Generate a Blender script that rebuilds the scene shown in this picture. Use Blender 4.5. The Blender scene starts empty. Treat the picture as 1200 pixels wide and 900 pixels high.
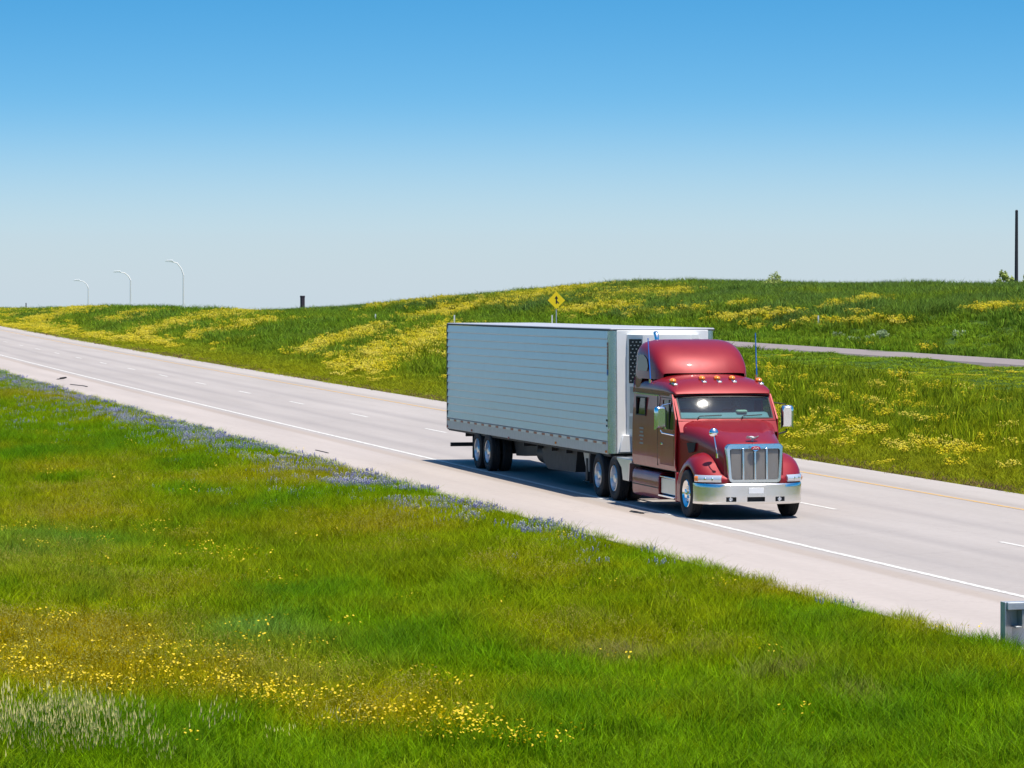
import bpy, bmesh, math, random
import numpy as np
from mathutils import Vector, Matrix
R = math.radians
random.seed(7); rng = np.random.default_rng(11)
SC = bpy.context.scene
COL = SC.collection

# ------------------------------------------------------------------ camera
# X = driving direction of the near carriageway, Y = away from the camera across the road, Z = up; white edge line at Y = 0
FPX, YAW, PITCH, CAM_H, CAM_C = 4307.7, .234466, .030259, 5.3415, 22.2507
CAM = np.array([0., -CAM_C, CAM_H])
FW = np.array([-math.cos(YAW)*math.cos(PITCH), math.sin(YAW)*math.cos(PITCH), -math.sin(PITCH)])
RT = np.cross(FW, [0, 0, 1]); RT /= np.linalg.norm(RT); UP = np.cross(RT, FW)
cd = bpy.data.cameras.new('camera'); co = bpy.data.objects.new('camera', cd); COL.objects.link(co)
cd.sensor_width = 36.0; cd.lens = 36.0*FPX/1200.0; cd.clip_start = .5; cd.clip_end = 20000
m4 = Matrix.Identity(4)
for i in range(3):
    m4[i][0], m4[i][1], m4[i][2], m4[i][3] = RT[i], UP[i], -FW[i], CAM[i]
co.matrix_world = m4
SC.camera = co

# ------------------------------------------------------------------ light
SUN = Vector((.235, .14, .96)).normalized()
w = bpy.data.worlds.new('World'); SC.world = w; w.use_nodes = True
nt = w.node_tree; nt.nodes.clear()
N = nt.nodes.new; Lk = nt.links.new
tc = N('ShaderNodeTexCoord'); sp = N('ShaderNodeSeparateXYZ'); Lk(tc.outputs['Generated'], sp.inputs[0])
mz = N('ShaderNodeMath'); mz.operation = 'MULTIPLY_ADD'; mz.inputs[1].default_value = 2.3; mz.inputs[2].default_value = .042
Lk(sp.outputs[2], mz.inputs[0])
mx = N('ShaderNodeMath'); mx.operation = 'MAXIMUM'; mx.inputs[1].default_value = .02; Lk(mz.outputs[0], mx.inputs[0])
cb = N('ShaderNodeCombineXYZ'); Lk(sp.outputs[0], cb.inputs[0]); Lk(sp.outputs[1], cb.inputs[1]); Lk(mx.outputs[0], cb.inputs[2])
nv = N('ShaderNodeVectorMath'); nv.operation = 'NORMALIZE'; Lk(cb.outputs[0], nv.inputs[0])
sky = N('ShaderNodeTexSky'); sky.sky_type = 'NISHITA'; sky.sun_disc = False
sky.sun_elevation = math.asin(SUN.z); sky.sun_rotation = math.atan2(SUN.x, SUN.y)
sky.air_density = 1.0; sky.dust_density = .6; sky.ozone_density = 1.6
Lk(nv.outputs[0], sky.inputs[0])
hs = N('ShaderNodeHueSaturation'); hs.inputs['Saturation'].default_value = 1.55; hs.inputs['Hue'].default_value = .485
Lk(sky.outputs[0], hs.inputs['Color'])
tn = N('ShaderNodeMix'); tn.data_type = 'RGBA'; tn.blend_type = 'MULTIPLY'; tn.inputs['Factor'].default_value = 1; tn.inputs['B'].default_value = (1.0, 1.03, 1.15, 1)
Lk(hs.outputs[0], tn.inputs['A'])
hf = N('ShaderNodeMapRange'); hf.interpolation_type = 'SMOOTHSTEP'; hf.inputs[1].default_value = -.012; hf.inputs[2].default_value = .050; hf.inputs[3].default_value = .95; hf.inputs[4].default_value = 0   # pale haze low over the horizon
Lk(sp.outputs[2], hf.inputs[0])
hz_ = N('ShaderNodeMix'); hz_.data_type = 'RGBA'; hz_.inputs['B'].default_value = (4.50, 5.35, 6.05, 1); Lk(hf.outputs[0], hz_.inputs['Factor']); Lk(tn.outputs['Result'], hz_.inputs['A'])
bg = N('ShaderNodeBackground'); bg.inputs[1].default_value = .093; Lk(hz_.outputs['Result'], bg.inputs[0])
wo = N('ShaderNodeOutputWorld'); Lk(bg.outputs[0], wo.inputs[0])
sl = bpy.data.lights.new('sun', 'SUN'); sl.energy = 5.0; sl.angle = R(.53); sl.color = (1, .94, .84)
so = bpy.data.objects.new('sun', sl); COL.objects.link(so)
so.rotation_euler = SUN.to_track_quat('Z', 'Y').to_euler()
SC.view_settings.view_transform = 'Standard'; SC.view_settings.look = 'None'
SC.view_settings.gamma = 1; SC.view_settings.exposure = .45; SC.view_settings.use_curve_mapping = False
SC.render.engine = 'CYCLES'
cy = SC.cycles
cy.use_denoising = True
cy.denoising_prefilter = 'ACCURATE'; cy.denoising_input_passes = 'RGB_ALBEDO_NORMAL'
try: cy.denoiser = 'OPENIMAGEDENOISE'
except Exception: pass
cy.max_bounces = 6; cy.diffuse_bounces = 3; cy.glossy_bounces = 4; cy.transparent_max_bounces = 10; cy.caustics_reflective = False; cy.caustics_refractive = False
cy.use_adaptive_sampling = True; cy.adaptive_threshold = .02
SC.render.film_transparent = False

# ------------------------------------------------------------------ pixel helpers (photo pixels, 1200 x 900)
def ray(x, y): return FW + RT*(x-600)/FPX + UP*(450-y)/FPX
def on_z(x, y, z=0): d = ray(x, y); return CAM + d*((z-CAM_H)/d[2])
def on_y(x, y, Y): d = ray(x, y); return CAM + d*((Y+CAM_C)/d[1])
def on_x(x, y, X): d = ray(x, y); return CAM + d*(X/d[0])
def at_dist(x, y, D): return CAM + ray(x, y)*D
def pix(P):
    d = P-CAM; z = d@FW; z = np.where(z < 1, 1, z)
    return 600+FPX*(d@RT)/z, 450-FPX*(d@UP)/z, z

# ------------------------------------------------------------------ numpy noise
_perm = np.random.default_rng(3).random((256, 256))
def vnoise(x, y):
    x = np.asarray(x, float); y = np.asarray(y, float)
    xi = np.floor(x).astype(int); yi = np.floor(y).astype(int); fx = x-xi; fy = y-yi
    fx = fx*fx*(3-2*fx); fy = fy*fy*(3-2*fy)
    a = _perm[xi & 255, yi & 255]; b = _perm[(xi+1) & 255, yi & 255]; c = _perm[xi & 255, (yi+1) & 255]; d = _perm[(xi+1) & 255, (yi+1) & 255]
    return (a*(1-fx)+b*fx)*(1-fy)+(c*(1-fx)+d*fx)*fy
def fbm(x, y, o=3):
    s = 0; a = .5; t = 0
    for k in range(o): s = s+a*vnoise(x*2**k+17.3*k, y*2**k+5.1*k); t += a; a *= .5
    return s/t
def sstep(a, b, x): t = np.clip((x-a)/(b-a), 0, 1); return t*t*(3-2*t)

# ------------------------------------------------------------------ materials
def newmat(name):
    m = bpy.data.materials.new(name); m.use_nodes = True
    t = m.node_tree; b = t.nodes['Principled BSDF']; return m, t, b
def pbr(name, col, rough=.5, metal=0, coat=0, coat_r=.03, var=.12, scale=6, bump=0, bscale=60, spec=.5, rvar=.1, alpha_dirt=None):
    m, t, b = newmat(name)
    b.inputs['Roughness'].default_value = rough; b.inputs['Metallic'].default_value = metal
    b.inputs['Coat Weight'].default_value = coat; b.inputs['Coat Roughness'].default_value = coat_r
    b.inputs['Specular IOR Level'].default_value = spec
    c = t.nodes.new('ShaderNodeTexCoord'); n = t.nodes.new('ShaderNodeTexNoise'); n.inputs['Scale'].default_value = scale; n.inputs['Detail'].default_value = 5
    t.links.new(c.outputs['Object'], n.inputs['Vector'])
    mr = t.nodes.new('ShaderNodeMapRange'); mr.inputs[3].default_value = 1-var; mr.inputs[4].default_value = 1+var; t.links.new(n.outputs[0], mr.inputs[0])
    mix = t.nodes.new('ShaderNodeMix'); mix.data_type = 'RGBA'; mix.blend_type = 'MULTIPLY'; mix.inputs['Factor'].default_value = 1
    mix.inputs['A'].default_value = (*col, 1); t.links.new(mr.outputs[0], mix.inputs['B']); t.links.new(mix.outputs['Result'], b.inputs['Base Color'])
    r = t.nodes.new('ShaderNodeMapRange'); r.inputs[3].default_value = max(0, rough-rvar*rough); r.inputs[4].default_value = min(1, rough+rvar*rough*2)
    t.links.new(n.outputs[0], r.inputs[0]); t.links.new(r.outputs[0], b.inputs['Roughness'])
    if bump:
        n2 = t.nodes.new('ShaderNodeTexNoise'); n2.inputs['Scale'].default_value = bscale; n2.inputs['Detail'].default_value = 4
        t.links.new(c.outputs['Object'], n2.inputs['Vector'])
        bp = t.nodes.new('ShaderNodeBump'); bp.inputs['Strength'].default_value = bump; bp.inputs['Distance'].default_value = .02
        t.links.new(n2.outputs[0], bp.inputs['Height']); t.links.new(bp.outputs[0], b.inputs['Normal'])
    return m
M = {}
M['red'] = pbr('red_paint', (.235, .0022, .006), .44, .2, .55, .03, .06, 3, spec=.4)
M['chrome'] = pbr('chrome', (.90, .90, .90), .11, 1, var=.04)
M['bumper'] = pbr('bumper_chrome', (.86, .85, .83), .20, 1, var=.06, scale=9)
M['alu'] = pbr('brushed_aluminium', (.62, .64, .66), .32, 1, var=.12)
M['panel'] = pbr('trailer_panel', (.54, .57, .60), .28, .72, var=.10, scale=2.5, bump=.05, bscale=14)
M['corner'] = pbr('corner_stainless', (.60, .62, .62), .22, .9, var=.08)
M['rail'] = pbr('trailer_rail', (.46, .46, .45), .45, .35, var=.18, scale=8)
M['white'] = pbr('white_paint', (.78, .78, .77), .38, 0, .3, .1, .05)
M['roof'] = pbr('white_roof', (.36, .37, .41), .5, 0, var=.06, scale=2)
M['rubber'] = pbr('tyre_rubber', (.016, .016, .017), .78, 0, var=.25, bump=.3, bscale=70)
M['black'] = pbr('black_chassis', (.014, .014, .015), .6, 0, var=.3)
M['darkgrey'] = pbr('dark_grey', (.05, .05, .053), .6)
M['interior'] = pbr('cab_interior', (.30, .46, .50), .8)
M['dash'] = pbr('dashboard', (.15, .18, .175), .8)
M['meshbar'] = pbr('grille_wire', (.50, .46, .42), .5, .15)
M['mesh_g'] = pbr('grille_mesh', (.20, .185, .175), .5, .3, var=.2, scale=30)
M['amber'] = pbr('amber_lens', (.85, .22, .01), .2, 0, .8)
M['redlens'] = pbr('red_reflective', (.30, .035, .03), .35, 0, .3)
M['whitetape'] = pbr('white_reflective', (.62, .61, .60), .35, 0, .3)
M['blue'] = pbr('blue_plastic', (.015, .13, .50), .4)
M['badge'] = pbr('badge_red', (.45, .02, .05), .25, 0, .7)
M['lens'] = pbr('headlight_lens', (.75, .77, .78), .12, .5, 1)
M['galv'] = pbr('galvanised_steel', (.50, .52, .54), .42, .6, var=.15, scale=14)
M['lamp'] = pbr('lamp_grey', (.80, .77, .76), .6, 0)
M['wood'] = pbr('dark_pole', (.022, .022, .03), .8)
M['brickdark'] = pbr('dark_masonry', (.035, .025, .04), .85, var=.4, scale=4)
M['signyel'] = pbr('sign_yellow', (.98, .70, .001), .5, 0, .1, var=.03)
M['signblk'] = pbr('sign_black', (.01, .01, .01), .5)
M['skin'] = pbr('skin', (.42, .24, .17), .55)
M['shirt'] = pbr('shirt_blue', (.05, .09, .16), .8)
M['cap'] = pbr('cap_grey', (.25, .26, .27), .8)
M['seat'] = pbr('seat_fabric', (.09, .10, .11), .9)
M['twig'] = pbr('shrub_bark', (.20, .16, .11), .8)
M['paper'] = pbr('paper', (.34, .34, .22), .8)
def glassmat(name, tint, frc=1.45):
    m = bpy.data.materials.new(name); m.use_nodes = True; t = m.node_tree; t.nodes.clear()
    o = t.nodes.new('ShaderNodeOutputMaterial'); mx = t.nodes.new('ShaderNodeMixShader'); tr = t.nodes.new('ShaderNodeBsdfTransparent'); g = t.nodes.new('ShaderNodeBsdfGlossy')
    lw = t.nodes.new('ShaderNodeLayerWeight'); lw.inputs['Blend'].default_value = .5
    pw = t.nodes.new('ShaderNodeMath'); pw.operation = 'POWER'; pw.inputs[1].default_value = 5; t.links.new(lw.outputs['Facing'], pw.inputs[0])
    f = t.nodes.new('ShaderNodeMath'); f.operation = 'MULTIPLY_ADD'; f0 = ((frc-1)/(frc+1))**2; f.inputs[1].default_value = 1-f0; f.inputs[2].default_value = f0; t.links.new(pw.outputs[0], f.inputs[0])
    tr.inputs[0].default_value = (*tint, 1); g.inputs['Roughness'].default_value = .045
    tc_ = t.nodes.new('ShaderNodeTexCoord'); nz = t.nodes.new('ShaderNodeTexNoise'); nz.inputs['Scale'].default_value = 5; nz.inputs['Detail'].default_value = 3; t.links.new(tc_.outputs['Object'], nz.inputs['Vector'])
    bp = t.nodes.new('ShaderNodeBump'); bp.inputs['Strength'].default_value = .12; bp.inputs['Distance'].default_value = .01; t.links.new(nz.outputs[0], bp.inputs['Height']); t.links.new(bp.outputs[0], g.inputs['Normal'])
    t.links.new(f.outputs[0], mx.inputs[0]); t.links.new(tr.outputs[0], mx.inputs[1]); t.links.new(g.outputs[0], mx.inputs[2]); t.links.new(mx.outputs[0], o.inputs[0])
    return m
M['glass'] = glassmat('windshield_glass', (.66, .95, 1.0), 1.9)
M['glassdark'] = glassmat('tinted_glass', (.10, .15, .15), 1.6)

# pavement concrete: joints, wheel-path darkening (worn strips), grain
def pavement():
    m, t, b = newmat('concrete_pavement'); n = t.nodes.new; l = t.links.new
    g = n('ShaderNodeNewGeometry'); s = n('ShaderNodeSeparateXYZ'); l(g.outputs['Position'], s.inputs[0])
    at = n('ShaderNodeAttribute'); at.attribute_name = 'lat'      # lateral distance from the white edge line
    ramp = n('ShaderNodeValToRGB'); mr = n('ShaderNodeMapRange'); mr.inputs[1].default_value = -4.2; mr.inputs[2].default_value = 10.8
    l(at.outputs['Fac'], mr.inputs[0]); l(mr.outputs[0], ramp.inputs[0])
    e = ramp.color_ramp.elements
    def p(y): return (y+4.2)/15.0
    sh = (.372, .325, .298); ln = (.322, .290, .272); trk = (.290, .262, .248); tan = (.325, .276, .242); fs = (.360, .325, .300)
    stops = [(-4.2, sh), (-.85, sh), (-.68, tan), (-.42, tan), (-.25, ln), (.6, ln), (1.05, trk), (1.5, ln), (2.4, ln), (2.85, trk), (3.3, ln), (4.9, (.337,.304,.285)), (5.4, trk), (6.0, (.337,.304,.285)), (7.4, (.333,.30,.28)), (8.35, ln), (8.6, (.294,.262,.24)), (9.1, fs), (10.8, fs)]
    stops = [(0 if k == 0 else y, c) if False else (y, c) for k, (y, c) in enumerate(stops)]
    e[0].position = p(stops[0][0]); e[0].color = (*stops[0][1], 1); e[1].position = p(stops[-1][0]); e[1].color = (*stops[-1][1], 1)
    for y, c in stops[1:-1]:
        q = e.new(p(y)); q.color = (*c, 1)
    mp = n('ShaderNodeMapping'); mp.inputs['Scale'].default_value = (.06, .9, 1); l(g.outputs['Position'], mp.inputs[0])
    n1 = n('ShaderNodeTexNoise'); n1.inputs['Scale'].default_value = 1.0; n1.inputs['Detail'].default_value = 6; l(mp.outputs[0], n1.inputs['Vector'])
    n2 = n('ShaderNodeTexNoise'); n2.inputs['Scale'].default_value = 5.0; n2.inputs['Detail'].default_value = 8; n2.inputs['Roughness'].default_value = .75; l(g.outputs['Position'], n2.inputs['Vector'])
    a = n('ShaderNodeMapRange'); a.inputs[1].default_value = .3; a.inputs[2].default_value = .7; a.inputs[3].default_value = .93; a.inputs[4].default_value = 1.07; l(n1.outputs[0], a.inputs[0])
    c2 = n('ShaderNodeMapRange'); c2.inputs[1].default_value = .3; c2.inputs[2].default_value = .7; c2.inputs[3].default_value = .94; c2.inputs[4].default_value = 1.05; l(n2.outputs[0], c2.inputs[0])
    mu = n('ShaderNodeMath'); mu.operation = 'MULTIPLY'; l(a.outputs[0], mu.inputs[0]); l(c2.outputs[0], mu.inputs[1])
    # hairline cracks
    vo = n('ShaderNodeTexVoronoi'); vo.feature = 'DISTANCE_TO_EDGE'; vo.inputs['Scale'].default_value = .22; 
    wn = n('ShaderNodeVectorMath'); wn.operation = 'ADD'; l(g.outputs['Position'], wn.inputs[0]); l(n2.outputs['Color'], wn.inputs[1]); l(wn.outputs[0], vo.inputs['Vector'])
    cr = n('ShaderNodeMapRange'); cr.inputs[1].default_value = 0; cr.inputs[2].default_value = .006; cr.inputs[3].default_value = .86; cr.inputs[4].default_value = 1; l(vo.outputs['Distance'], cr.inputs[0])
    mu2 = n('ShaderNodeMath'); mu2.operation = 'MULTIPLY'; l(mu.outputs[0], mu2.inputs[0]); l(cr.outputs[0], mu2.inputs[1])
    mix = n('ShaderNodeMix'); mix.data_type = 'RGBA'; mix.blend_type = 'MULTIPLY'; mix.inputs['Factor'].default_value = 1
    l(ramp.outputs[0], mix.inputs['A']); l(mu2.outputs[0], mix.inputs['B']); l(mix.outputs['Result'], b.inputs['Base Color'])
    b.inputs['Roughness'].default_value = .85; b.inputs['Specular IOR Level'].default_value = .25
    return m
M['pave'] = pavement()
M['asphalt'] = pbr('ramp_asphalt', (.21, .175, .17), .9, var=.2, scale=1.2)
def linepaint(name, col):
    m, t, b = newmat(name); n = t.nodes.new; l = t.links.new
    g = n('ShaderNodeNewGeometry'); q = n('ShaderNodeTexNoise'); q.inputs['Scale'].default_value = 9; q.inputs['Detail'].default_value = 6; l(g.outputs['Position'], q.inputs['Vector'])
    rr = n('ShaderNodeValToRGB'); rr.color_ramp.elements[0].position = .30; rr.color_ramp.elements[1].position = .52
    rr.color_ramp.elements[0].color = (.325, .293, .274, 1); rr.color_ramp.elements[1].color = (*col, 1); l(q.outputs[0], rr.inputs[0]); l(rr.outputs[0], b.inputs['Base Color'])
    b.inputs['Roughness'].default_value = .7; return m
M['linewhite'] = linepaint('white_line_paint', (.58, .565, .53))
M['lineyellow'] = linepaint('yellow_line_paint', (.52, .31, .085))
def bladem(name, trans=.45):
    m = bpy.data.materials.new(name); m.use_nodes = True; t = m.node_tree; t.nodes.clear(); n = t.nodes.new; l = t.links.new
    o = n('ShaderNodeOutputMaterial'); ad = n('ShaderNodeMixShader'); ad.inputs[0].default_value = trans
    b = n('ShaderNodeBsdfPrincipled'); tr = n('ShaderNodeBsdfTranslucent')
    at = n('ShaderNodeAttribute'); at.attribute_type = 'INSTANCER'; at.attribute_name = 'tint'
    v = n('ShaderNodeAttribute'); v.attribute_name = 'bl'
    mr = n('ShaderNodeMapRange'); mr.inputs[3].default_value = .35; mr.inputs[4].default_value = 1.65; l(v.outputs['Fac'], mr.inputs[0])
    mix = n('ShaderNodeMix'); mix.data_type = 'RGBA'; mix.blend_type = 'MULTIPLY'; mix.inputs['Factor'].default_value = 1
    l(at.outputs['Color'], mix.inputs['A']); l(mr.outputs[0], mix.inputs['B'])
    l(mix.outputs['Result'], b.inputs['Base Color']); b.inputs['Roughness'].default_value = .65; b.inputs['Specular IOR Level'].default_value = .05
    hs = n('ShaderNodeHueSaturation'); hs.inputs['Hue'].default_value = .485; hs.inputs['Value'].default_value = 1.25; l(mix.outputs['Result'], hs.inputs['Color']); l(hs.outputs[0], tr.inputs[0])
    l(b.outputs[0], ad.inputs[1]); l(tr.outputs[0], ad.inputs[2]); l(ad.outputs[0], o.inputs[0]); return m
M['blade'] = bladem('grass_blade')
def leafy(name, col, trans=.3):
    m = bpy.data.materials.new(name); m.use_nodes = True; t = m.node_tree; t.nodes.clear(); n = t.nodes.new; l = t.links.new
    o = n('ShaderNodeOutputMaterial'); ad = n('ShaderNodeMixShader'); ad.inputs[0].default_value = trans
    b = n('ShaderNodeBsdfPrincipled'); tr = n('ShaderNodeBsdfTranslucent')
    v = n('ShaderNodeAttribute'); v.attribute_name = 'bl'
    mr = n('ShaderNodeMapRange'); mr.inputs[3].default_value = .7; mr.inputs[4].default_value = 1.3; l(v.outputs['Fac'], mr.inputs[0])
    mix = n('ShaderNodeMix'); mix.data_type = 'RGBA'; mix.blend_type = 'MULTIPLY'; mix.inputs['Factor'].default_value = 1
    mix.inputs['A'].default_value = (*col, 1); l(mr.outputs[0], mix.inputs['B'])
    l(mix.outputs['Result'], b.inputs['Base Color']); l(mix.outputs['Result'], tr.inputs[0]); b.inputs['Roughness'].default_value = .6
    l(b.outputs[0], ad.inputs[1]); l(tr.outputs[0], ad.inputs[2]); l(ad.outputs[0], o.inputs[0]); return m
M['petal'] = leafy('yellow_petal', (.74, .545, .002))
M['budyellow'] = leafy('olive_bud', (.36, .33, .02))
M['mustard'] = leafy('mustard_petal', (.62, .525, .003))
M['bluepetal'] = leafy('bluebonnet_petal', (.16, .17, .48))
M['whitepetal'] = leafy('white_petal', (.62, .62, .58))
M['straw'] = leafy('straw_head', (.85, .76, .34), .5)
M['paleleaf'] = leafy('pale_leaf', (.34, .40, .09))
M['greyleaf'] = leafy('grey_green_leaf', (.34, .42, .22))
def groundm():
    m, t, b = newmat('meadow_ground'); n = t.nodes.new; l = t.links.new
    at = n('ShaderNodeAttribute'); at.attribute_name = 'tint'
    g = n('ShaderNodeNewGeometry'); q = n('ShaderNodeTexNoise'); q.inputs['Scale'].default_value = .9; q.inputs['Detail'].default_value = 8; q.inputs['Roughness'].default_value = .7; l(g.outputs['Position'], q.inputs['Vector'])
    mr = n('ShaderNodeMapRange'); mr.inputs[1].default_value = .25; mr.inputs[2].default_value = .75; mr.inputs[3].default_value = .5; mr.inputs[4].default_value = 1.4; l(q.outputs[0], mr.inputs[0])
    mix = n('ShaderNodeMix'); mix.data_type = 'RGBA'; mix.blend_type = 'MULTIPLY'; mix.inputs['Factor'].default_value = 1
    l(at.outputs['Color'], mix.inputs['A']); l(mr.outputs[0], mix.inputs['B']); l(mix.outputs['Result'], b.inputs['Base Color'])
    bp = n('ShaderNodeBump'); bp.inputs['Strength'].default_value = .8; bp.inputs['Distance'].default_value = .2; l(q.outputs[0], bp.inputs['Height']); l(bp.outputs[0], b.inputs['Normal'])
    b.inputs['Roughness'].default_value = .95; b.inputs['Specular IOR Level'].default_value = .1; return m
M['ground'] = groundm()

# ------------------------------------------------------------------ mesh helpers
def tag(o, label=None, cat=None, group=None, kind=None):
    if label: o['label'] = label
    if cat: o['category'] = cat
    if group: o['group'] = group
    if kind: o['kind'] = kind
    return o
def empty(name, loc=(0, 0, 0), rot=(0, 0, 0)):
    o = bpy.data.objects.new(name, None); o.empty_display_size = .3; o.location = loc; o.rotation_euler = rot; COL.objects.link(o); return o
class MB:
    def __init__(s): s.v = []; s.f = []
    def add(s, vs, fs):
        k = len(s.v); s.v += [tuple(map(float, p)) for p in vs]; s.f += [tuple(k+i for i in f) for f in fs]; return s
    def box(s, x0, x1, y0, y1, z0, z1):
        return s.add([(x0,y0,z0),(x1,y0,z0),(x1,y1,z0),(x0,y1,z0),(x0,y0,z1),(x1,y0,z1),(x1,y1,z1),(x0,y1,z1)],
                     [(3,2,1,0),(4,5,6,7),(0,1,5,4),(1,2,6,5),(2,3,7,6),(3,0,4,7)])
    def grid(s, P, skip=None, flip=False, closed=False):
        P = np.asarray(P, float); a, b = P.shape[:2]; fs = []
        for i in range(a-1):
            for j in range(b if closed else b-1):
                if skip and skip(i, j): continue
                j2 = (j+1) % b
                f = (i*b+j, (i+1)*b+j, (i+1)*b+j2, i*b+j2); fs.append(f[::-1] if flip else f)
        return s.add(P.reshape(-1, 3), fs)
    def tube(s, pts, r, n=8, caps=True):
        pts = [Vector(p) for p in pts]; rs = r if isinstance(r, (list, tuple)) else [r]*len(pts); P = []
        for i, p in enumerate(pts):
            d = (pts[min(i+1, len(pts)-1)]-pts[max(i-1, 0)]).normalized()
            a = Vector((0, 0, 1)) if abs(d.z) < .9 else Vector((1, 0, 0))
            e1 = d.cross(a).normalized(); e2 = d.cross(e1)
            P.append([p+e1*math.cos(2*math.pi*k/n)*rs[i]+e2*math.sin(2*math.pi*k/n)*rs[i] for k in range(n)])
        k0 = len(s.v); s.grid(P, closed=True)
        if caps: s.f.append(tuple(k0+k for k in range(n))); s.f.append(tuple(k0+(len(pts)-1)*n+k for k in range(n))[::-1])
        return s
    def lathe_y(s, prof, n=32, c=(0, 0, 0)):     # profile of (y, r) turned about the Y axis
        P = [[(c[0]+r*math.cos(2*math.pi*k/n), c[1]+y, c[2]+r*math.sin(2*math.pi*k/n)) for k in range(n)] for y, r in prof]
        return s.grid(P, closed=True)
    def prism_y(s, poly, y0, y1):                # polygon of (x, z) extruded along Y
        n = len(poly); vs = [(x, y0, z) for x, z in poly]+[(x, y1, z) for x, z in poly]
        return s.add(vs, [tuple(range(n)), tuple(range(2*n-1, n-1, -1))]+[(i, i+n, (i+1) % n+n, (i+1) % n) for i in range(n)])
    def prism_x(s, poly, x0, x1):
        n = len(poly); vs = [(x0, y, z) for y, z in poly]+[(x1, y, z) for y, z in poly]
        return s.add(vs, [tuple(range(n)), tuple(range(2*n-1, n-1, -1))]+[(i, i+n, (i+1) % n+n, (i+1) % n) for i in range(n)])
    def mesh(s, name, mat, smooth=40, weld=False, solid=0):
        me = bpy.data.meshes.new(name); me.from_pydata(s.v, [], s.f); 
        bm = bmesh.new(); bm.from_mesh(me)
        if weld: bmesh.ops.remove_doubles(bm, verts=bm.verts, dist=1e-4)
        bmesh.ops.recalc_face_normals(bm, faces=bm.faces)
        if solid:
            bmesh.ops.solidify(bm, geom=bm.faces[:], thickness=solid); bmesh.ops.recalc_face_normals(bm, faces=bm.faces)
        bm.to_mesh(me); bm.free()
        if smooth: me.shade_smooth(); me.set_sharp_from_angle(angle=R(smooth))
        for q in (mat if isinstance(mat, (list, tuple)) else [mat]): me.materials.append(q)
        me.update(); return me
    def build(s, name, mat, parent=None, smooth=40, bevel=0, weld=False, solid=0, loc=None, segs=2):
        me = s.mesh(name, mat, smooth, weld, solid); o = bpy.data.objects.new(name, me); COL.objects.link(o)
        if parent: o.parent = parent
        if loc is not None: o.location = loc
        if bevel:
            q = o.modifiers.new('bevel', 'BEVEL'); q.width = bevel; q.segments = segs; q.limit_method = 'ANGLE'; q.angle_limit = R(35)
        return o
def bx(name, mat, parent, x0, x1, y0, y1, z0, z1, bevel=.008, **k): return MB().box(x0, x1, y0, y1, z0, z1).build(name, mat, parent, bevel=bevel, **k)
def child(name, me, parent, loc=(0, 0, 0), rot=(0, 0, 0), scale=(1, 1, 1)):
    o = bpy.data.objects.new(name, me); COL.objects.link(o); o.parent = parent; o.location = loc; o.rotation_euler = rot; o.scale = scale; return o
def interp(tab, x):
    t = sorted(tab); return float(np.interp(x, [a for a, _ in t], [b for _, b in t]))
def sinterp(tab, xs):      # monotone smooth-ish table look-up: linear then lightly averaged
    t = sorted(tab); X = [a for a, _ in t]; V = [b for _, b in t]
    xs = np.asarray(xs, float); h = .06
    return np.mean([np.interp(xs+d, X, V) for d in (-h, -h/2, 0, h/2, h)], axis=0)

# ------------------------------------------------------------------ road geometry
LANE = 4.10; YEL = 8.20; FAR_E = 10.30; NEAR_E = -3.35
CK = 5.2e-5/1.12
def bend(X): s = np.maximum(0, -np.asarray(X, float)-100.8); return CK*s*s       # slight bend of the carriageway far off

# ------------------------------------------------------------------ terrain
def terrain(X, Y):
    X = np.asarray(X, float); Y = np.asarray(Y, float); lat = Y-bend(X)*np.clip((60-np.abs(Y))/30, 0, 1)
    # far side: median mound, ramp bench, hill
    zm = np.interp(X, [-900,-560,-520,-421,-351,-302,-263,-228,-190,-150,-80,100], [-6,-.95,-.45,1.08,1.32,1.52,1.80,1.50,.80,.35,.2,.2])
    zh = np.interp(X, [-1200,-700,-560,-510,-454,-407,-376,-353,-310,-248,-100,200], [-9,-5,-2.6,-1.3,.5,2.0,3.45,3.95,3.75,3.95,4.0,4.0])
    ramp = np.interp(X, [-900,-500,-400,-300,0], [-8,-1.2,.2,1.0,1.0])
    zmed = np.where(lat < 28, -.12+(zm+.12)*sstep(10.6, 28, lat)**.8, zm+(ramp-.1-zm)*sstep(29, 39, lat))
    bench = zh*np.interp(X, [-420, -330], [.45, .72])
    up1 = ramp+(bench-ramp)*sstep(46.5, 57, lat)
    up = up1+(zh-bench)*sstep(57, 76, lat)
    fall = -np.maximum(0, lat-80)*.020
    zfar = np.where(lat < 40, zmed, np.where(lat < 46.5, np.where(lat < 46.2, ramp-.1, ramp-.1), up+fall))
    zfar = np.where((lat >= 44.6) & (lat < 46.6), ramp-.1+.1*sstep(44.6, 46.6, lat), zfar)
    # distant knoll with the pillar
    k = at_dist(372, 362, 700.0)
    zfar = np.maximum(zfar, k[2]+.62-((X-k[0])/38)**2*2-((Y-k[1])/6.5)**2*.55) if True else zfar
    # near side
    zn = -.10-.30*sstep(-4.5, -8.5, lat)+2.2*sstep(-13.5, -32, Y)*np.clip(1.15+X/260, 0, 1)
    dc = np.hypot(X, Y+CAM_C); zn = zn+3.7*np.exp(-(dc/13.0)**2)
    z = np.where(lat > FAR_E-.3, zfar, np.where(lat < NEAR_E+.3, zn, -.10))
    amp = np.clip((np.abs(lat-3.2)-7.6)/6, 0, 1)
    z = z+amp*((fbm(X/9, Y/5)-.5)*.55+(fbm(X/2.2+40, Y/1.6)-.5)*.16)
    far = np.maximum(0, np.hypot(X, Y)-560)
    return z-far*.0125
def axis(parts):
    out = []
    for a, b, st in parts: out += list(np.arange(a, b, st))
    return np.array(out+[parts[-1][1]])
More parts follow.
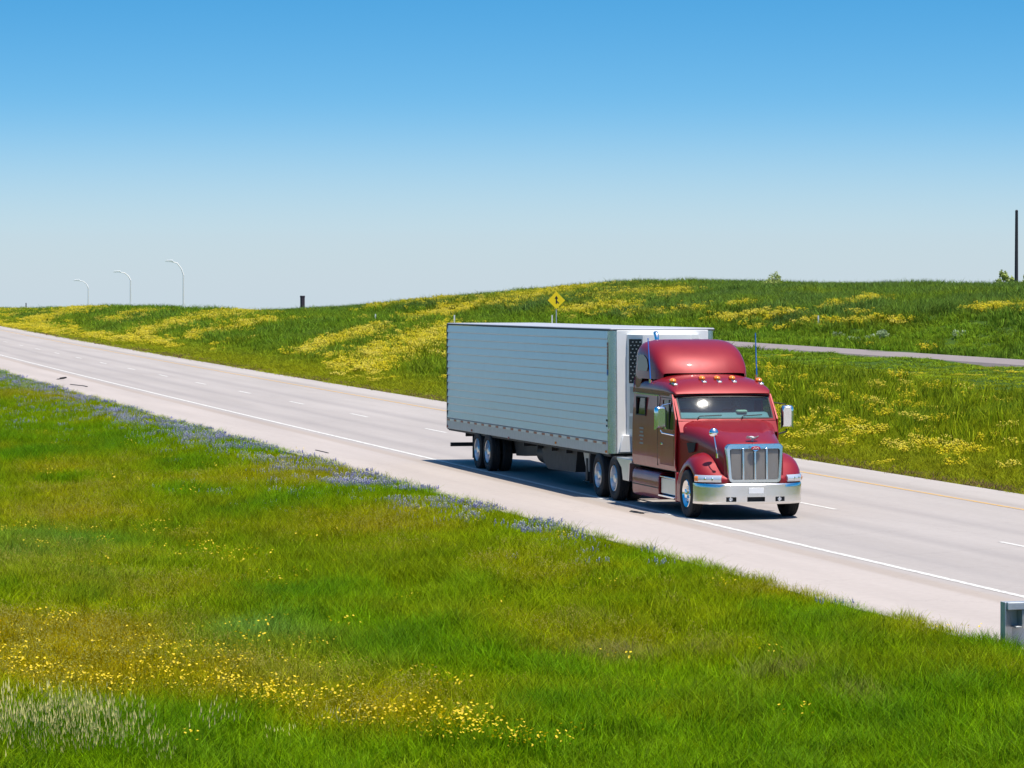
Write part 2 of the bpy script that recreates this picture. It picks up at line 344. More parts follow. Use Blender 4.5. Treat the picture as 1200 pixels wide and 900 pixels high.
GX = axis([(-7000,-1500,500),(-1500,-800,60),(-800,-560,12),(-560,-240,3),(-240,-20,1.0),(-20,60,4),(60,600,60),(600,3000,400)])
GY = axis([(-4000,-400,400),(-400,-60,40),(-60,-30,3),(-30,60,.9),(60,130,2.5),(130,400,30),(400,4500,400)])
gx, gy = np.meshgrid(GX, GY, indexing='ij'); gz = terrain(gx, gy)
def ground_tint(X, Y, Z):
    base = np.stack([np.full(X.shape, c) for c in (.045, .085, .010)], -1)
    far = sstep(250, 700, np.hypot(X, Y))[..., None]
    base = base*(1-far)+np.array([.085, .125, .030])*far
    return base
na, nb = gx.shape
vv = np.stack([gx, gy, gz], -1).reshape(-1, 3)
ii, jj = np.meshgrid(np.arange(na-1), np.arange(nb-1), indexing='ij'); q0 = (ii*nb+jj).ravel()
ff = np.stack([q0, q0+nb, q0+nb+1, q0+1], -1)
me = bpy.data.meshes.new('ground'); me.from_pydata(vv, [], ff.tolist()); me.shade_smooth()
ca = me.color_attributes.new('tint', 'FLOAT_COLOR', 'POINT')
tt = ground_tint(gx, gy, gz).reshape(-1, 3); ca.data.foreach_set('color', np.concatenate([tt, np.ones((len(tt), 1))], 1).astype(np.float32).ravel())
me.materials.append(M['ground']); go = bpy.data.objects.new('ground', me); COL.objects.link(go); tag(go, kind='structure')

# ------------------------------------------------------------------ road + markings
RX = axis([(-900,-400,20),(-400,-20,4),(-20,200,20)])
def strip(y0, y1, z, x0=None, x1=None, ny=1, thick=0, xs=None, wob=None):
    xs = RX if xs is None else xs
    P = []
    for X in xs:
        b = float(bend(X)); row = []
        zz = z-max(0, -X-520)*.0125
        for k in range(ny+1):
            row.append((X, y0+(y1-y0)*k/ny+b, zz))
        if wob: row[0] = (X, row[0][1]+wob(X), zz)
        if thick: row = [(row[0][0], row[0][1]-.01, zz-thick)]+row+[(row[-1][0], row[-1][1]+.01, zz-thick)]
        P.append(row)
    return P
RXN = axis([(-900,-400,20),(-400,-220,4),(-220,-20,.8),(-20,200,20)])
road = MB().grid(strip(NEAR_E, FAR_E, 0, ny=20, thick=.12, xs=RXN, wob=lambda X: float((vnoise(X*.7, 3.3)-.5)*.12))).build('highway_carriageway', M['pave'], None, smooth=30)
la = road.data.attributes.new('lat', 'FLOAT', 'POINT')
co_ = np.zeros(len(road.data.vertices)*3); road.data.vertices.foreach_get('co', co_); co_ = co_.reshape(-1, 3)
la.data.foreach_set('value', (co_[:, 1]-bend(co_[:, 0])).astype(np.float32))
tag(road, kind='structure')
MB().grid(strip(-.075, .075, .005)).build('white_edge_line', M['linewhite'], road, smooth=0)
MB().grid(strip(YEL-.07, YEL+.07, .005)).build('yellow_edge_line', M['lineyellow'], road, smooth=0)
PER = 12.192*1.12; X0 = -108.509*1.12
for k in range(-24, 9):
    xc = X0+k*PER
    MB().grid(strip(LANE-.06, LANE+.06, .005, xs=np.linspace(xc-1.7, xc+1.7, 4))).build('lane_dash', M['linewhite'], road, smooth=0)
# ramp road behind the median
rp = []
for X in np.arange(-520, 61, 6.0):
    z0 = float(np.interp(X, [-900,-500,-400,-300,0], [-8,-1.2,.2,1.0,1.0])); b = float(bend(X))*.5
    rp.append([(X, 39.9+b, z0-.3), (X, 40.2+b, z0+.06), (X, 44.2+b, z0+.06), (X, 44.5+b, z0-.3)])
tag(MB().grid(rp).build('ramp_road', M['asphalt'], None), kind='structure')

# ------------------------------------------------------------------ wheels
def tyre_mesh(r=.52, wd=.28):
    h = wd/2; prof = [(-h*.55, .30), (-h*.86, .33), (-h, .40), (-h*.98, .455), (-h*.86, .502)]
    for k in range(5):                                     # ribs and grooves
        y = -h*.80+h*1.6*k/4.0
        if k: prof += [(y-h*.25, r*.999-.0), (y-h*.235, r-.014), (y-h*.165, r-.014), (y-h*.15, r)]
        else: prof += [(y, r-.004)]
    prof += [(h*.80, r-.004), (h*.86, .502), (h*.98, .455), (h, .40), (h*.86, .33), (h*.55, .30)]
    return MB().lathe_y(prof, 40).mesh('tyre', M['rubber'], 50)
def rim_front_mesh():     # outward is -Y: convex steer wheel with hand holes
    m = MB(); m.lathe_y([(.05, .305), (-.118, .305), (-.128, .292), (-.118, .280), (-.075, .262), (-.055, .235), (-.065, .175), (-.085, .165), (-.088, .11), (-.135, .105), (-.150, .06), (-.152, 0.001)], 36)
    return m.mesh('rim', M['chrome'], 35)
def rim_deep_mesh():
    m = MB(); m.lathe_y([(.05, .305), (-.125, .305), (-.134, .294), (-.125, .283), (-.06, .272), (.03, .25), (.045, .17), (.02, .155), (.0, .12), (-.095, .11), (-.115, .085), (-.118, .001)], 36)
    return m.mesh('rim', M['alu'], 35)
TY, RF, RD = tyre_mesh(), rim_front_mesh(), rim_deep_mesh()
def nut_mesh():
    m = MB(); m.lathe_y([(0, .016), (-.035, .015), (-.042, .001)], 8); return m.mesh('lug_nut', M['chrome'], 40)
NUT = nut_mesh()
def hole_mesh():
    m = MB(); m.lathe_y([(0, .026), (-.003, .026), (-.0035, .001)], 12); return m.mesh('hand_hole', M['black'], 40)
HOLE = hole_mesh()
def wheel(parent, x, y, side, rim, z=.52, dual=False, detail=True):
    """side -1 near (outer face to -Y), +1 far"""
    w = empty('wheel', (x, y, z), (0, 0, 0 if side < 0 else math.pi)); w.parent = parent
    child('tyre', TY, w); child('rim', rim, w)
    if detail:
        deep = rim is RD
        for k in range(10):
            a = 2*math.pi*k/10
            child('lug_nut', NUT, w, (.142*math.cos(a), (.028 if deep else -.083), .142*math.sin(a)))
        for k in range(8 if not deep else 5):
            a = 2*math.pi*k/(8 if not deep else 5)+.2
            child('hand_hole', HOLE, w, (.208*math.cos(a), (.037 if deep else -.0645), .208*math.sin(a)), (0, 0, 0), (1.15, 1, 1.15))
    if dual:
        child('inner_tyre', TY, w, (0, .33, 0))
    return w

# ------------------------------------------------------------------ tractor
TR = empty('semi_tractor', (-76.9, 1.3, 0))
tag(TR, 'red sleeper cab semi tractor with chrome grille pulling the trailer', 'truck')
UF = lambda z: -1.19 if z <= 2.1 else -1.19-(z-2.1)/(2.62-2.1)*.41        # front edge of the cab side (A-pillar)
ZW = [.95, 1.0, 1.06, 1.30, 1.60, 1.87, 1.95, 2.10, 2.30, 2.50, 2.56, 2.64]
WS = lambda z: interp([(.95, 1.165), (1.06, 1.195), (1.3, 1.20), (1.9, 1.195), (2.3, 1.175), (2.64, 1.15)], z)
DOOR = (-2.42, -1.27)       # door u range
US = [-4.75, -4.40, -3.65, -2.9, -2.45, DOOR[0], -2.33, -1.92, -1.72, -1.62]
def cabside(sg):
    cols = len(US)+2; P = []
    for z in ZW:
        row = []
        uf = UF(z)
        ul = list(US)+[min(-1.27, uf-.03), uf]
        for u in ul: row.append((u, sg*WS(z), z))
        P.append(row)
    def skip(i, j):
        zl, zh = ZW[i], ZW[i+1]
        if US.index(DOOR[0]) <= j < len(US)+0 and zl >= 1.05 and zh <= 2.57: return True            # door opening
        if 1 <= j < 2 and zl >= 2.05 and zh <= 2.51: return True                                     # sleeper window
        return False
    return P, skip
for sg in (-1, 1):
    P, sk = cabside(sg)
    MB().grid(P, sk).build('cab_side', M['red'], TR, smooth=30, solid=.03)
    # door: same surface, set in by a shut line
    zs = [1.068, 1.30, 1.60, 1.86, 1.90, 2.10, 2.30, 2.50, 2.548]; P = []
    for z in zs:
        uf = min(UF(z)-.042, -1.282)
        us = [DOOR[0]+.012, -2.33, -2.28, -1.95, -1.72, -1.66, max(-1.55, -9) if uf > -1.5 else -1.645, uf-.04 if uf > -1.55 else uf-.015, uf]
        us = sorted(us); P.append([(u, sg*(WS(z)+.003), z) for u in us])
    def skd(i, j): return 3 <= i <= 6 and 2 <= j < 7
    d = MB().grid(P, skd).build('door', M['red'], TR, smooth=30, solid=.04)
    G = [[(u, sg*(WS(z)-.012), z) for u in np.linspace(-2.3, min(UF(z)-.07, -1.30), 5)] for z in np.linspace(1.85, 2.51, 6)]
    MB().grid(G).build('door_window', M['glassdark'], d)
    MB().box(-2.30, -2.14, sg*1.196, sg*1.225, 1.50, 1.54).build('door_handle', M['chrome'], d, bevel=.006)
    MB().box(-1.72, -1.695, sg*(1.165), sg*1.192, 1.87, 2.52).build('window_divider', M['black'], d)
    G = [[(u, sg*(WS(z)-.010), z) for u in np.linspace(-4.42, -3.63, 3)] for z in np.linspace(2.08, 2.52, 4)]
    MB().grid(G).build('sleeper_window', M['glassdark'], TR)
    fr = MB()
    for a in ((-4.42, -3.63, 2.085, 2.11), (-4.42, -3.63, 2.49, 2.515), (-4.42, -4.395, 2.11, 2.49), (-3.655, -3.63, 2.11, 2.49)):
        y = sorted((sg*1.165, sg*1.206)); fr.box(a[0], a[1], y[0], y[1], a[2], a[3])
    fr.build('window_frame', M['black'], TR, bevel=.004)
    # thin trim line and side lettering marks low on the sleeper
    y = sorted((sg*1.16, sg*1.178)); MB().box(-4.70, -2.6, y[0], y[1], 2.575, 2.59).build('trim_strip', M['chrome'], TR)
    for k in range(5):
        ww = (.34, .28, .36, .22, .30)[k]; y = sorted((sg*1.20, sg*1.2035))
        MB().box(-3.95-ww/2, -3.95+ww/2, y[0], y[1], 1.78-k*.085, 1.815-k*.085).build('door_lettering', M['cap'], TR)
    y = sorted((sg*1.185, sg*1.2)); MB().box(-2.62, -2.60, y[0], y[1]+0.002, 1.02, 2.57).build('panel_seam', M['black'], TR)
# rear wall, floor, lower sill
MB().box(-4.76, -4.72, -1.155, 1.155, .95, 2.95).build('rear_wall', M['red'], TR, bevel=.02)
MB().box(-4.7, -1.2, -1.14, 1.14, .93, .97).build('cab_floor', M['black'], TR)
# windshield frame
def WSP(s, v, off=0):      # s 0 top .. 1 bottom
    off = off+.012*(1-(2*s-1)**2); u = -1.46+.41*s-.1066*v*v+off*.777; z = 2.62-.52*s-.02*v*v*(1-s)+off*.63; return (u, v, z)
VS = [-1.125, -1.06, -.6, -.2, .2, .6, 1.06, 1.125]; SS = [-.06, .04, .3, .6, .97, 1.05]
MB().grid([[WSP(s, v) for v in VS] for s in SS], lambda i, j: 1 <= i <= 3 and 1 <= j <= 5).build('windshield_frame', M['red'], TR, solid=.03)
MB().grid([[WSP(s_, v, -.012) for v in np.linspace(-1.125, 1.125, 9)] for s_ in (1.03, 1.2, 1.5)]).build('cowl', M['red'], TR, solid=.02)
vs_ = np.linspace(-1.075, 1.075, 33)
wsg = MB().grid([[WSP(s, v, -.006) for v in vs_] for s in np.linspace(.03, .985, 17)]).build('windshield', M['glass'], TR)
gk = MB()
for v0, v1, s0, s1 in ((-1.075, -1.045, .03, .985), (1.045, 1.075, .03, .985)):
    gk.grid([[WSP(s, v, .004) for v in (v0, v1)] for s in np.linspace(s0, s1, 5)])
for s0, s1 in ((.03, .075), (.94, .985)):
    gk.grid([[WSP(s, v, .004) for v in np.linspace(-1.045, 1.045, 15)] for s in (s0, s1)])
gk.build('gasket', M['black'], wsg, solid=.006)
for v0, v1 in ((-.95, -.15), (.05, .8)):
    MB().tube([WSP(.97, v0+.25, .03), WSP(.90, v0+.3, .03), WSP(.86, v1, .025)], .012, 6).build('wiper', M['black'], TR)
# roof cap / visor
def suploft(us, w, zs, zt, zb, n=3.5, K=10, arc=0., x_of=None):
    P = []
    for u in us:
        row = []
        W, S, T, Bz = w(u), zs(u), zt(u), zb(u)
        half = [(W, Bz), (W, (Bz+S)/2)]+[(W*max(0, math.cos(a))**(2/n), S+(T-S)*math.sin(a)**(2/n)) for a in np.linspace(0, math.pi/2, K)]
        pts = [(-y, z) for y, z in half]+[(y, z) for y, z in half[::-1][1:]]
        for y, z in pts: row.append((u-arc*y*y, y, z))
        P.append(row)
    return P
us = [-4.75, -4.3, -3.8, -3.3, -2.9, -2.6, -2.3, -2.0, -1.8, -1.68, -1.58, -1.5, -1.45, -1.425]
wt = [(-4.75, 1.152), (-2.2, 1.158), (-1.9, 1.16), (-1.7, 1.155), (-1.55, 1.135), (-1.45, 1.10), (-1.42, 1.07)]
zt_ = [(-4.75, 3.06), (-2.9, 3.06), (-2.5, 3.04), (-2.2, 3.01), (-1.9, 2.95), (-1.75, 2.90), (-1.62, 2.83), (-1.52, 2.755), (-1.45, 2.69), (-1.42, 2.66)]
P = suploft(us, lambda u: interp(wt, u), lambda u: min(2.70, interp(zt_, u)-.02), lambda u: interp(zt_, u), lambda u: 2.595 if u < -1.6 else 2.62, 3.0, 12, .1066*.8)
cap = MB().grid(P).add([P[-1][k] for k in range(len(P[-1]))], [tuple(range(len(P[-1])))]).build('roof_cap', M['red'], TR, smooth=45, weld=True)
MB().add([(-1.62, -1.1, 2.60), (-1.53, -1.1, 2.625), (-1.44, 0, 2.655), (-1.53, 1.1, 2.625), (-1.62, 1.1, 2.60), (-1.7, 0, 2.60)], [(0, 1, 2, 5), (5, 2, 3, 4)]).build('visor_underside', M['black'], TR, solid=.01)
for v in (-1.0, -.35, 0, .35, 1.0):
    uu = -1.97-.085*v*v; z = interp(zt_, uu+.085*v*v)-(.0 if abs(v) < .9 else .055)
    m_ = MB(); m_.lathe_y([(-.052, .001), (-.05, .022), (-.03, .04), (0, .046), (.03, .04), (.05, .022), (.052, .001)], 10); 
    o = m_.build('marker_light', M['amber'], TR, loc=(uu, v, z+.02)); o.scale = (2.2, 1.35, 1.35); o.rotation_euler = (0, .15, 0)
    b_ = MB().box(.02, .115, -.04, .04, -.05, -.012).build('marker_base', M['chrome'], o, bevel=.01)
# sleeper roof fairing (dome)
us = list(-2.80-np.array([0, .012, .035, .08, .15, .25, .38, .54, .72, .95, 1.2, 1.5, 1.75, 1.90, 1.945, 1.955]))
dwt = [(-4.76, 1.13), (-4.70, 1.145), (-4.6, 1.152), (-4.2, 1.152), (-3.8, 1.145), (-3.4, 1.125), (-3.1, 1.09), (-2.95, 1.06), (-2.85, 1.02), (-2.80, .96)]
dzt = [(-2.79, 3.06), (-2.83, 3.13), (-2.90, 3.235), (-3.02, 3.37), (-3.2, 3.51), (-3.42, 3.64), (-3.7, 3.74), (-4.0, 3.795), (-4.4, 3.82), (-4.62, 3.81), (-4.72, 3.75), (-4.755, 3.64)]
P = suploft(us, lambda u: interp(dwt, u), lambda u: 3.02+.05*(interp(dzt, u)-3.02), lambda u: interp(dzt, u), lambda u: 2.60 if u < -4.2 else 2.93, 6.0, 18)
P2 = [[(x-(.20*y*y*max(0, (x+4.75)/1.95)), (y*(1-.055*max(0, z-2.9)/.9)), z) for x, y, z in row] for row in P]
dm = MB().grid(P2); dm.add(P2[-1], [tuple(range(len(P2[-1])))]); dm.build('roof_fairing', M['red'], TR, smooth=50, weld=True)
for sg in (-1, 1):
    y = lambda z: sg*(1.152*(1-.055*max(0, z-2.9)/.9)*.999+.004)
    W_ = [(-4.52, 3.10), (-3.72, 3.10), (-3.66, 3.22), (-3.80, 3.38), (-4.10, 3.47), (-4.42, 3.47), (-4.52, 3.42)]
    MB().add([(u, y(z), z) for u, z in W_], [tuple(range(len(W_)))]).build('upper_window', M['glassdark'], TR, solid=.02)
    # antennas
    aa = (-3.3, -1.17, 2.92, -3.52, 3.86) if sg < 0 else (-2.62, 1.13, 3.02, -2.72, 3.98)
    an = MB().tube([(aa[0], aa[1], aa[2]), (aa[3], aa[1], aa[4])], [.016, .012], 6).build('antenna', M['blue'], TR)
    MB().tube([(aa[0], aa[1], aa[2]-.07), (aa[0], aa[1], aa[2]+.02)], .035, 8).build('antenna_base', M['chrome'], an)
# hood
hu = [-1.22, -1.1, -.9, -.6, -.3, 0, .3, .5, .65, .75, .81, .845]
hw = [(-1.22, 1.165), (-1.1, 1.12), (-.9, 1.05), (-.6, .955), (-.3, .885), (0, .83), (.3, .775), (.6, .72), (.75, .69), (.85, .665)]
hz = [(-1.22, 2.12), (-1.05, 2.09), (-.6, 2.00), (0, 1.875), (.4, 1.78), (.6, 1.725), (.74, 1.68), (.81, 1.645), (.85, 1.60)]
P = suploft(hu, lambda u: interp(hw, u), lambda u: interp(hz, u)-.46, lambda u: interp(hz, u), lambda u: .95, 4.4, 14, .06)
hood = MB().grid(P); hood.add(P[-1], [tuple(range(len(P[-1])))]); hood.build('hood', M['red'], TR, smooth=45, weld=True)
for v in (-.42, .42):   # raised hood crease lines
    pass
for sg in (-1, 1):      # side air intake on the hood flank
    y = sg*.925
    MB().add([(-.80, sg*1.025, 1.60), (-.45, sg*.93, 1.62), (-.50, sg*.945, 1.42), (-.72, sg*1.005, 1.38)], [(0, 1, 2, 3)]).build('hood_vent', M['black'], TR, solid=.02)
# fenders
fz = [(-1.08, .98), (-1.0, 1.08), (-.85, 1.20), (-.6, 1.345), (-.35, 1.42), (-.1, 1.44), (.1, 1.41), (.3, 1.33), (.45, 1.23), (.6, 1.11), (.72, 1.02), (.82, .955), (.89, .90)]
fo = [(-1.08, 1.19), (.2, 1.205), (.38, 1.195), (.5, 1.155), (.6, 1.095), (.7, 1.01), (.8, .87), (.86, .74), (.89, .66)]
fus = [-1.08, -1.0, -.9, -.80, -.745, -.74, -.73, -.70, -.64, -.54, -.42, -.28, -.14, 0, .14, .26, .36, .42, .45, .46, .465, .52, .6, .68, .76, .82, .86, .89]
def fb(u):
    c = u+.14
    if c < -.602: return .31
    if c > .602: return .79
    return .52+math.sqrt(max(0, .3625-c*c))
for sg in (-1, 1):
    P = []
    for u in fus:
        vo, T, B = interp(fo, u), interp(fz, u), fb(u); vi = .55
        S = max(B+.015, T-.34); row = [(u, sg*(vo-.10), B), (u, sg*vo, B), (u, sg*vo, (B+S)/2)]
        for a in np.linspace(0, math.pi/2, 9)[0:]:
            row.append((u, sg*(vi+(vo-vi)*math.cos(a)**(2/2.6)), S+(T-S)*math.sin(a)**(2/2.6)))
        P.append(row)
    f = MB().grid(P); f.add(P[-1], [tuple(range(len(P[-1])))]); f.build('front_fender', M['red'], TR, smooth=45)
    # headlight wraps round the fender corner
    hl = []
    for u, v in ((.40, 1.215), (.52, 1.165), (.63, 1.09), (.72, 1.00), (.80, .885), (.865, .745)):
        lift = .0
        hl.append([(u+.012, sg*(v), .815), (u+.030, sg*(v+.012), .86), (u+.025, sg*(v+.008), .915), (u-.005, sg*(v-.015), .965-.05*(.865-u)*0)])
    h = MB().grid(hl).build('headlight', M['lens'], TR, solid=.04)
    MB().grid([[(u+.004, sg*(v+.006), .83), (u+.02, sg*(v+.017), .865), (u+.016, sg*(v+.013), .91), (u-.004, sg*(v-.004), .94)] for u, v in ((.42, 1.212), (.47, 1.20), (.53, 1.168))]).build('turn_signal', M['amber'], h, solid=.02)
    for uu, vv_ in ((.67, 1.06), (.78, .93)):
        m_ = MB(); m_.lathe_y([(-.01, .001), (-.008, .028), (0, .034), (.01, .028)], 12); o = m_.build('projector_lens', M['chrome'], h, loc=(uu+.02, sg*vv_, .885)); o.rotation_euler = (0, 0, sg*R(48)+math.pi/2)
# grille
def rrect(w0, w1, z0, z1, r, n=5, bw=None):   # polygon (v,z): bottom half width w0, top w1
    pts = []
    for cx, cz, a0 in ((w0-r, z0+r, -90), (w1-r, z1-r, 0), (-(w1-r), z1-r, 90), (-(w0-r), z0+r, 180)):
        for k in range(n+1):
            a = R(a0+90*k/n); pts.append((cx+r*math.cos(a), cz+r*math.sin(a)))
    return pts
GU = lambda v, z: .935-.07*v*v-.035*(z-.8)     # grille face surface
gr = empty('grille', (0, 0, 0)); gr.parent = TR
o1, o2 = rrect(.60, .645, .80, 1.645, .10), rrect(.515, .55, .875, 1.54, .05)
n_ = len(o1)
P = [[(GU(v, z)-.10, v, z) for v, z in o1], [(GU(v, z)-.01, v, z) for v, z in o1], [(GU(v, z)+.02, v*.97, z*.985+.018) for v, z in o1], [(GU(v, z)+.02, v*1.03, z) for v, z in o2], [(GU(v, z)-.05, v, z) for v, z in o2]]
MB().grid(P, closed=True).build('surround', M['bumper'], gr, smooth=40)
MB().add([(GU(v, z)-.04, v, z) for v, z in o2], [tuple(range(n_))]).build('backing', M['mesh_g'], gr)
for v in (-.265, 0, .265):
    MB().prism_y([(GU(v, .87)-.04, .87), (GU(v, .87)+.022, .87), (GU(v, 1.55)+.022, 1.55), (GU(v, 1.55)-.04, 1.55)], v-.021, v+.021).build('grille_bar', M['bumper'], gr, bevel=.008)
for k in range(4):          # fine mesh slats of each opening
    v0 = (-.53, -.240, .025, .290)[k]; v1 = (-.290, -.025, .240, .53)[k]; mm = MB()
    for z in np.arange(.885, 1.53, .022): mm.box(GU((v0+v1)/2, z)-.03, GU((v0+v1)/2, z)-.018, v0, v1, z, z+.009)
    mm.build('mesh_panel', M['meshbar'], gr, smooth=0)
MB().add([(GU(0, 1.5)+.024, -.14, 1.56), (GU(0, 1.5)+.03, 0, 1.475), (GU(0, 1.5)+.024, .14, 1.56), (GU(0, 1.6)+.024, .12, 1.60), (GU(0, 1.6)+.024, -.12, 1.60)], [(0, 1, 2, 3, 4)]).build('badge_mount', M['chrome'], gr, solid=.03)
m_ = MB(); m_.add([(0, .105*math.cos(a), .042*math.sin(a)) for a in np.linspace(0, 2*math.pi, 20, endpoint=False)], [tuple(range(20))])
bo = m_.build('badge', M['badge'], gr, loc=(GU(0, 1.55)+.072, 0, 1.555), solid=.01, bevel=.003)
m_ = MB().tube([(.008, -.06, -.012), (.008, -.03, .012), (.008, 0, -.008), (.008, .03, .012), (.008, .06, -.008)], .006, 5); m_.build('badge_script', M['white'], bo)
# hood ornament: swept wings
m_ = MB(); m_.add([(.68, -.13, 1.775), (.75, -.125, 1.815), (.78, 0, 1.775), (.75, .125, 1.815), (.68, .13, 1.775), (.68, 0, 1.74), (.78, 0, 1.70), (.72, -.02, 1.69), (.72, .02, 1.69)], [(0, 1, 2, 5), (5, 2, 3, 4), (5, 7, 6, 2), (2, 6, 8, 5)])
m_.build('hood_ornament', M['white'], TR, solid=.02)
# bumper with openings
bu = [(1.215, .30), (1.205, .42), (1.16, .56), (1.08, .70), (.96, .82), (.80, .91), (.66, .955), (.50, .985), (.44, .99), (.40, .995), (.24, 1.005), (.20, 1.005)]
pl = [(-v, u) for v, u in bu]+[(v, u) for v, u in bu[::-1]]
zz_ = [.34, .37, .40, .50, .54, .70, .76, .785]
def bsk(i, j):
    v0, v1 = pl[i][0], pl[i+1][0]; vm = (v0+v1)/2; z0 = zz_[j]
    if j == 2: return abs(vm) < .201 or .44 <= abs(vm) <= .66 or (.24 < abs(vm) < .40 and False)
    return False
bm_ = [[(u-(.02 if z in (.34, .785) else 0)-.03*max(0, .5-z), v, z) for z in zz_] for v, u in pl]
bp_ = MB().grid(bm_, bsk).build('bumper', M['bumper'], TR, smooth=35, solid=.03)
MB().box(.80, .93, -.68, .68, .39, .51).build('bumper_recess', M['black'], bp_)
bx('licence_plate', M['white'], bp_, 1.006, 1.016, -.17, .17, .575, .70, bevel=.003)
for v in (-.55, .55):
    m_ = MB(); m_.lathe_y([(-.01, .001), (-.01, .035), (.0, .045), (.03, .045)], 12); o = m_.build('fog_light', M['lens'], bp_, loc=(.945, v, .45)); o.rotation_euler = (0, 0, math.pi/2)
# mirrors
for sg in (-1, 1):
    m_ = MB(); 
    P = suploft(np.linspace(-.075, .075, 7), lambda u: .14*(1-(abs(u)/.085)**3)**.4, lambda u: .10, lambda u: .10+.16*(1-(abs(u)/.085)**3)**.3, lambda u: -.26*(1-(abs(u)/.085)**3)**.3, 4, 7)
    mm = MB().grid(P); mm.add(P[0], [tuple(range(len(P[0])))]); mm.add(P[-1], [tuple(range(len(P[-1])))])
    o = mm.build('side_mirror', M['chrome'], TR, loc=(-1.42, sg*1.47, 2.13), smooth=50); o.rotation_euler = (0, 0, sg*R(-10))
    MB().box(-.082, -.074, -.10, .10, -.22, .22).build('mirror_glass', M['chrome'], o, bevel=.005)
    MB().tube([(-1.42, sg*1.46, 1.86), (-1.40, sg*1.44, 1.80), (-1.30, sg*1.18, 1.74)], .018, 8).build('mirror_arm', M['chrome' if sg < 0 else 'black'], TR); a = MB(); a.tube([(-1.42, sg*1.46, 2.36), (-1.42, sg*1.42, 2.41), (-1.55, sg*1.15, 2.45)], .014, 8)
    a.build('mirror_arm', M['chrome' if sg < 0 else 'black'], TR)
# hood mirror on the near side
m_ = MB(); m_.lathe_y([(-.06, .001), (-.05, .05), (-.025, .085), (0, .102), (.03, .102), (.035, .09)], 20); hm = m_.build('hood_mirror', M['chrome'], TR, loc=(.60, -.83, 1.88)); hm.rotation_euler = (0, 0, R(90))
MB().tube([(.62, -.83, 1.79), (.70, -.82, 1.60), (.74, -.80, 1.42)], .012, 7).build('mirror_stalk', M['chrome'], TR)
MB().tube([(.74, -.80, 1.44), (.735, -.795, 1.34)], [.03, .035], 10).build('stalk_foot', M['chrome'], TR)
# tank fairing, steps, battery box
for sg in (-1, 1):
    prof = [(1.19, .30), (1.205, .40), (1.205, .74), (1.17, .84), (1.08, .88), (.60, .88), (.60, .26), (1.15, .25)]
    MB().prism_x([(sg*y, z) for y, z in prof], -4.72, -2.48).build('tank_fairing', M['red'], TR, bevel=.02)
    MB().prism_x([(sg*y, z) for y, z in [(1.222, .50), (1.222, .52), (1.20, .52), (1.20, .50)]], -4.70, -2.50).build('fairing_seam', M['black'], TR)
    bx('step_box', M['alu'], TR, -2.40, -1.20, *sorted((sg*.62, sg*1.17)), .40, .76, bevel=.02)
    bx('step_tread', M['chrome'], TR, -2.42, -1.16, *sorted((sg*1.0, sg*1.235)), .335, .385, bevel=.01)
    bx('step_tread', M['chrome'], TR, -2.42, -1.2, *sorted((sg*.98, sg*1.20)), .762, .80, bevel=.01)
    bx('lower_skirt', M['red'], TR, -1.19, -1.085, *sorted((sg*.7, sg*1.195)), .29, .93, bevel=.015)
    # quarter fender ahead of the drive wheels
    MB().prism_y([(-6.15, 1.03), (-4.85, 1.03), (-4.85, .96), (-5.05, .94), (-5.1, .52), (-5.62, .52), (-5.74, .80), (-6.15, .98)], *sorted((sg*.62, sg*1.19))).build('quarter_fender', M['alu'], TR, bevel=.01)
    bx('mud_flap', M['rubber'], TR, -8.60, -8.58, *sorted((sg*.55, sg*1.2)), .28, .95, bevel=.003)
    bx('frame_rail', M['black'], TR, -8.7, .55, *sorted((sg*.36, sg*.45)), .70, .96)
bx('fifth_wheel', M['black'], TR, -7.7, -6.6, -.45, .45, .965, 1.03)
bx('engine_block', M['black'], TR, -1.1, .62, -.36, .36, .55, 1.25)
bx('rear_deck', M['black'], TR, -5.2, -4.78, -1.0, 1.0, .85, .95)
MB().tube([(-.2, -1.0, .52), (-.2, 1.0, .52)], .06, 10).build('steer_axle', M['black'], TR)
for u in (-6.38, -7.83): MB().tube([(u, -1.0, .52), (u, 1.0, .52)], .09, 10).build('drive_axle', M['black'], TR)
ex = MB(); ex.tube([(-4.95, -.56, 1.0), (-4.95, -.56, 3.66), (-4.95, -.56, 3.82), (-4.985, -.56, 3.90), (-5.06, -.56, 3.95)], .055, 14); ex.build('exhaust_stack', M['chrome'], TR)
for sg in (-1, 1):
    wheel(TR, -.2, sg*1.10, sg, RF)
    for u in (-6.38, -7.83): wheel(TR, u, sg*1.075, sg, RD, dual=True)
# cab interior
MB().prism_y([(-1.22, 2.06), (-1.2, 1.6), (-1.85, 1.6), (-1.85, 2.12), (-1.74, 2.25), (-1.46, 2.225)], -1.03, 1.03).build('dashboard', M['dash'], TR, bevel=.02)
bx('sun_visor', M['black'], TR, -1.66, -1.63, -1.0, 1.0, 2.49, 2.60)
bx('cab_partition', M['interior'], TR, -2.75, -2.70, -1.1, 1.1, 1.0, 2.6)
bx('headliner', M['interior'], TR, -2.72, -1.7, -1.08, 1.08, 2.60, 2.63)
for sg in (-1, 1):
    bx('driver_seat' if sg > 0 else 'passenger_seat', M['seat'], TR, -2.62, -2.42, sg*.55-.24, sg*.55+.24, 1.35, 2.28, bevel=.05)
    bx('seat_cushion', M['seat'], TR, -2.6, -2.05, sg*.55-.25, sg*.55+.25, 1.22, 1.40, bevel=.05)
m_ = MB(); 
ring = [[(math.cos(a)*(.23+.016*math.cos(b)), math.sin(a)*(.23+.016*math.cos(b)), .016*math.sin(b)) for b in np.linspace(0, 2*math.pi, 8, endpoint=False)] for a in np.linspace(0, 2*math.pi, 25)]
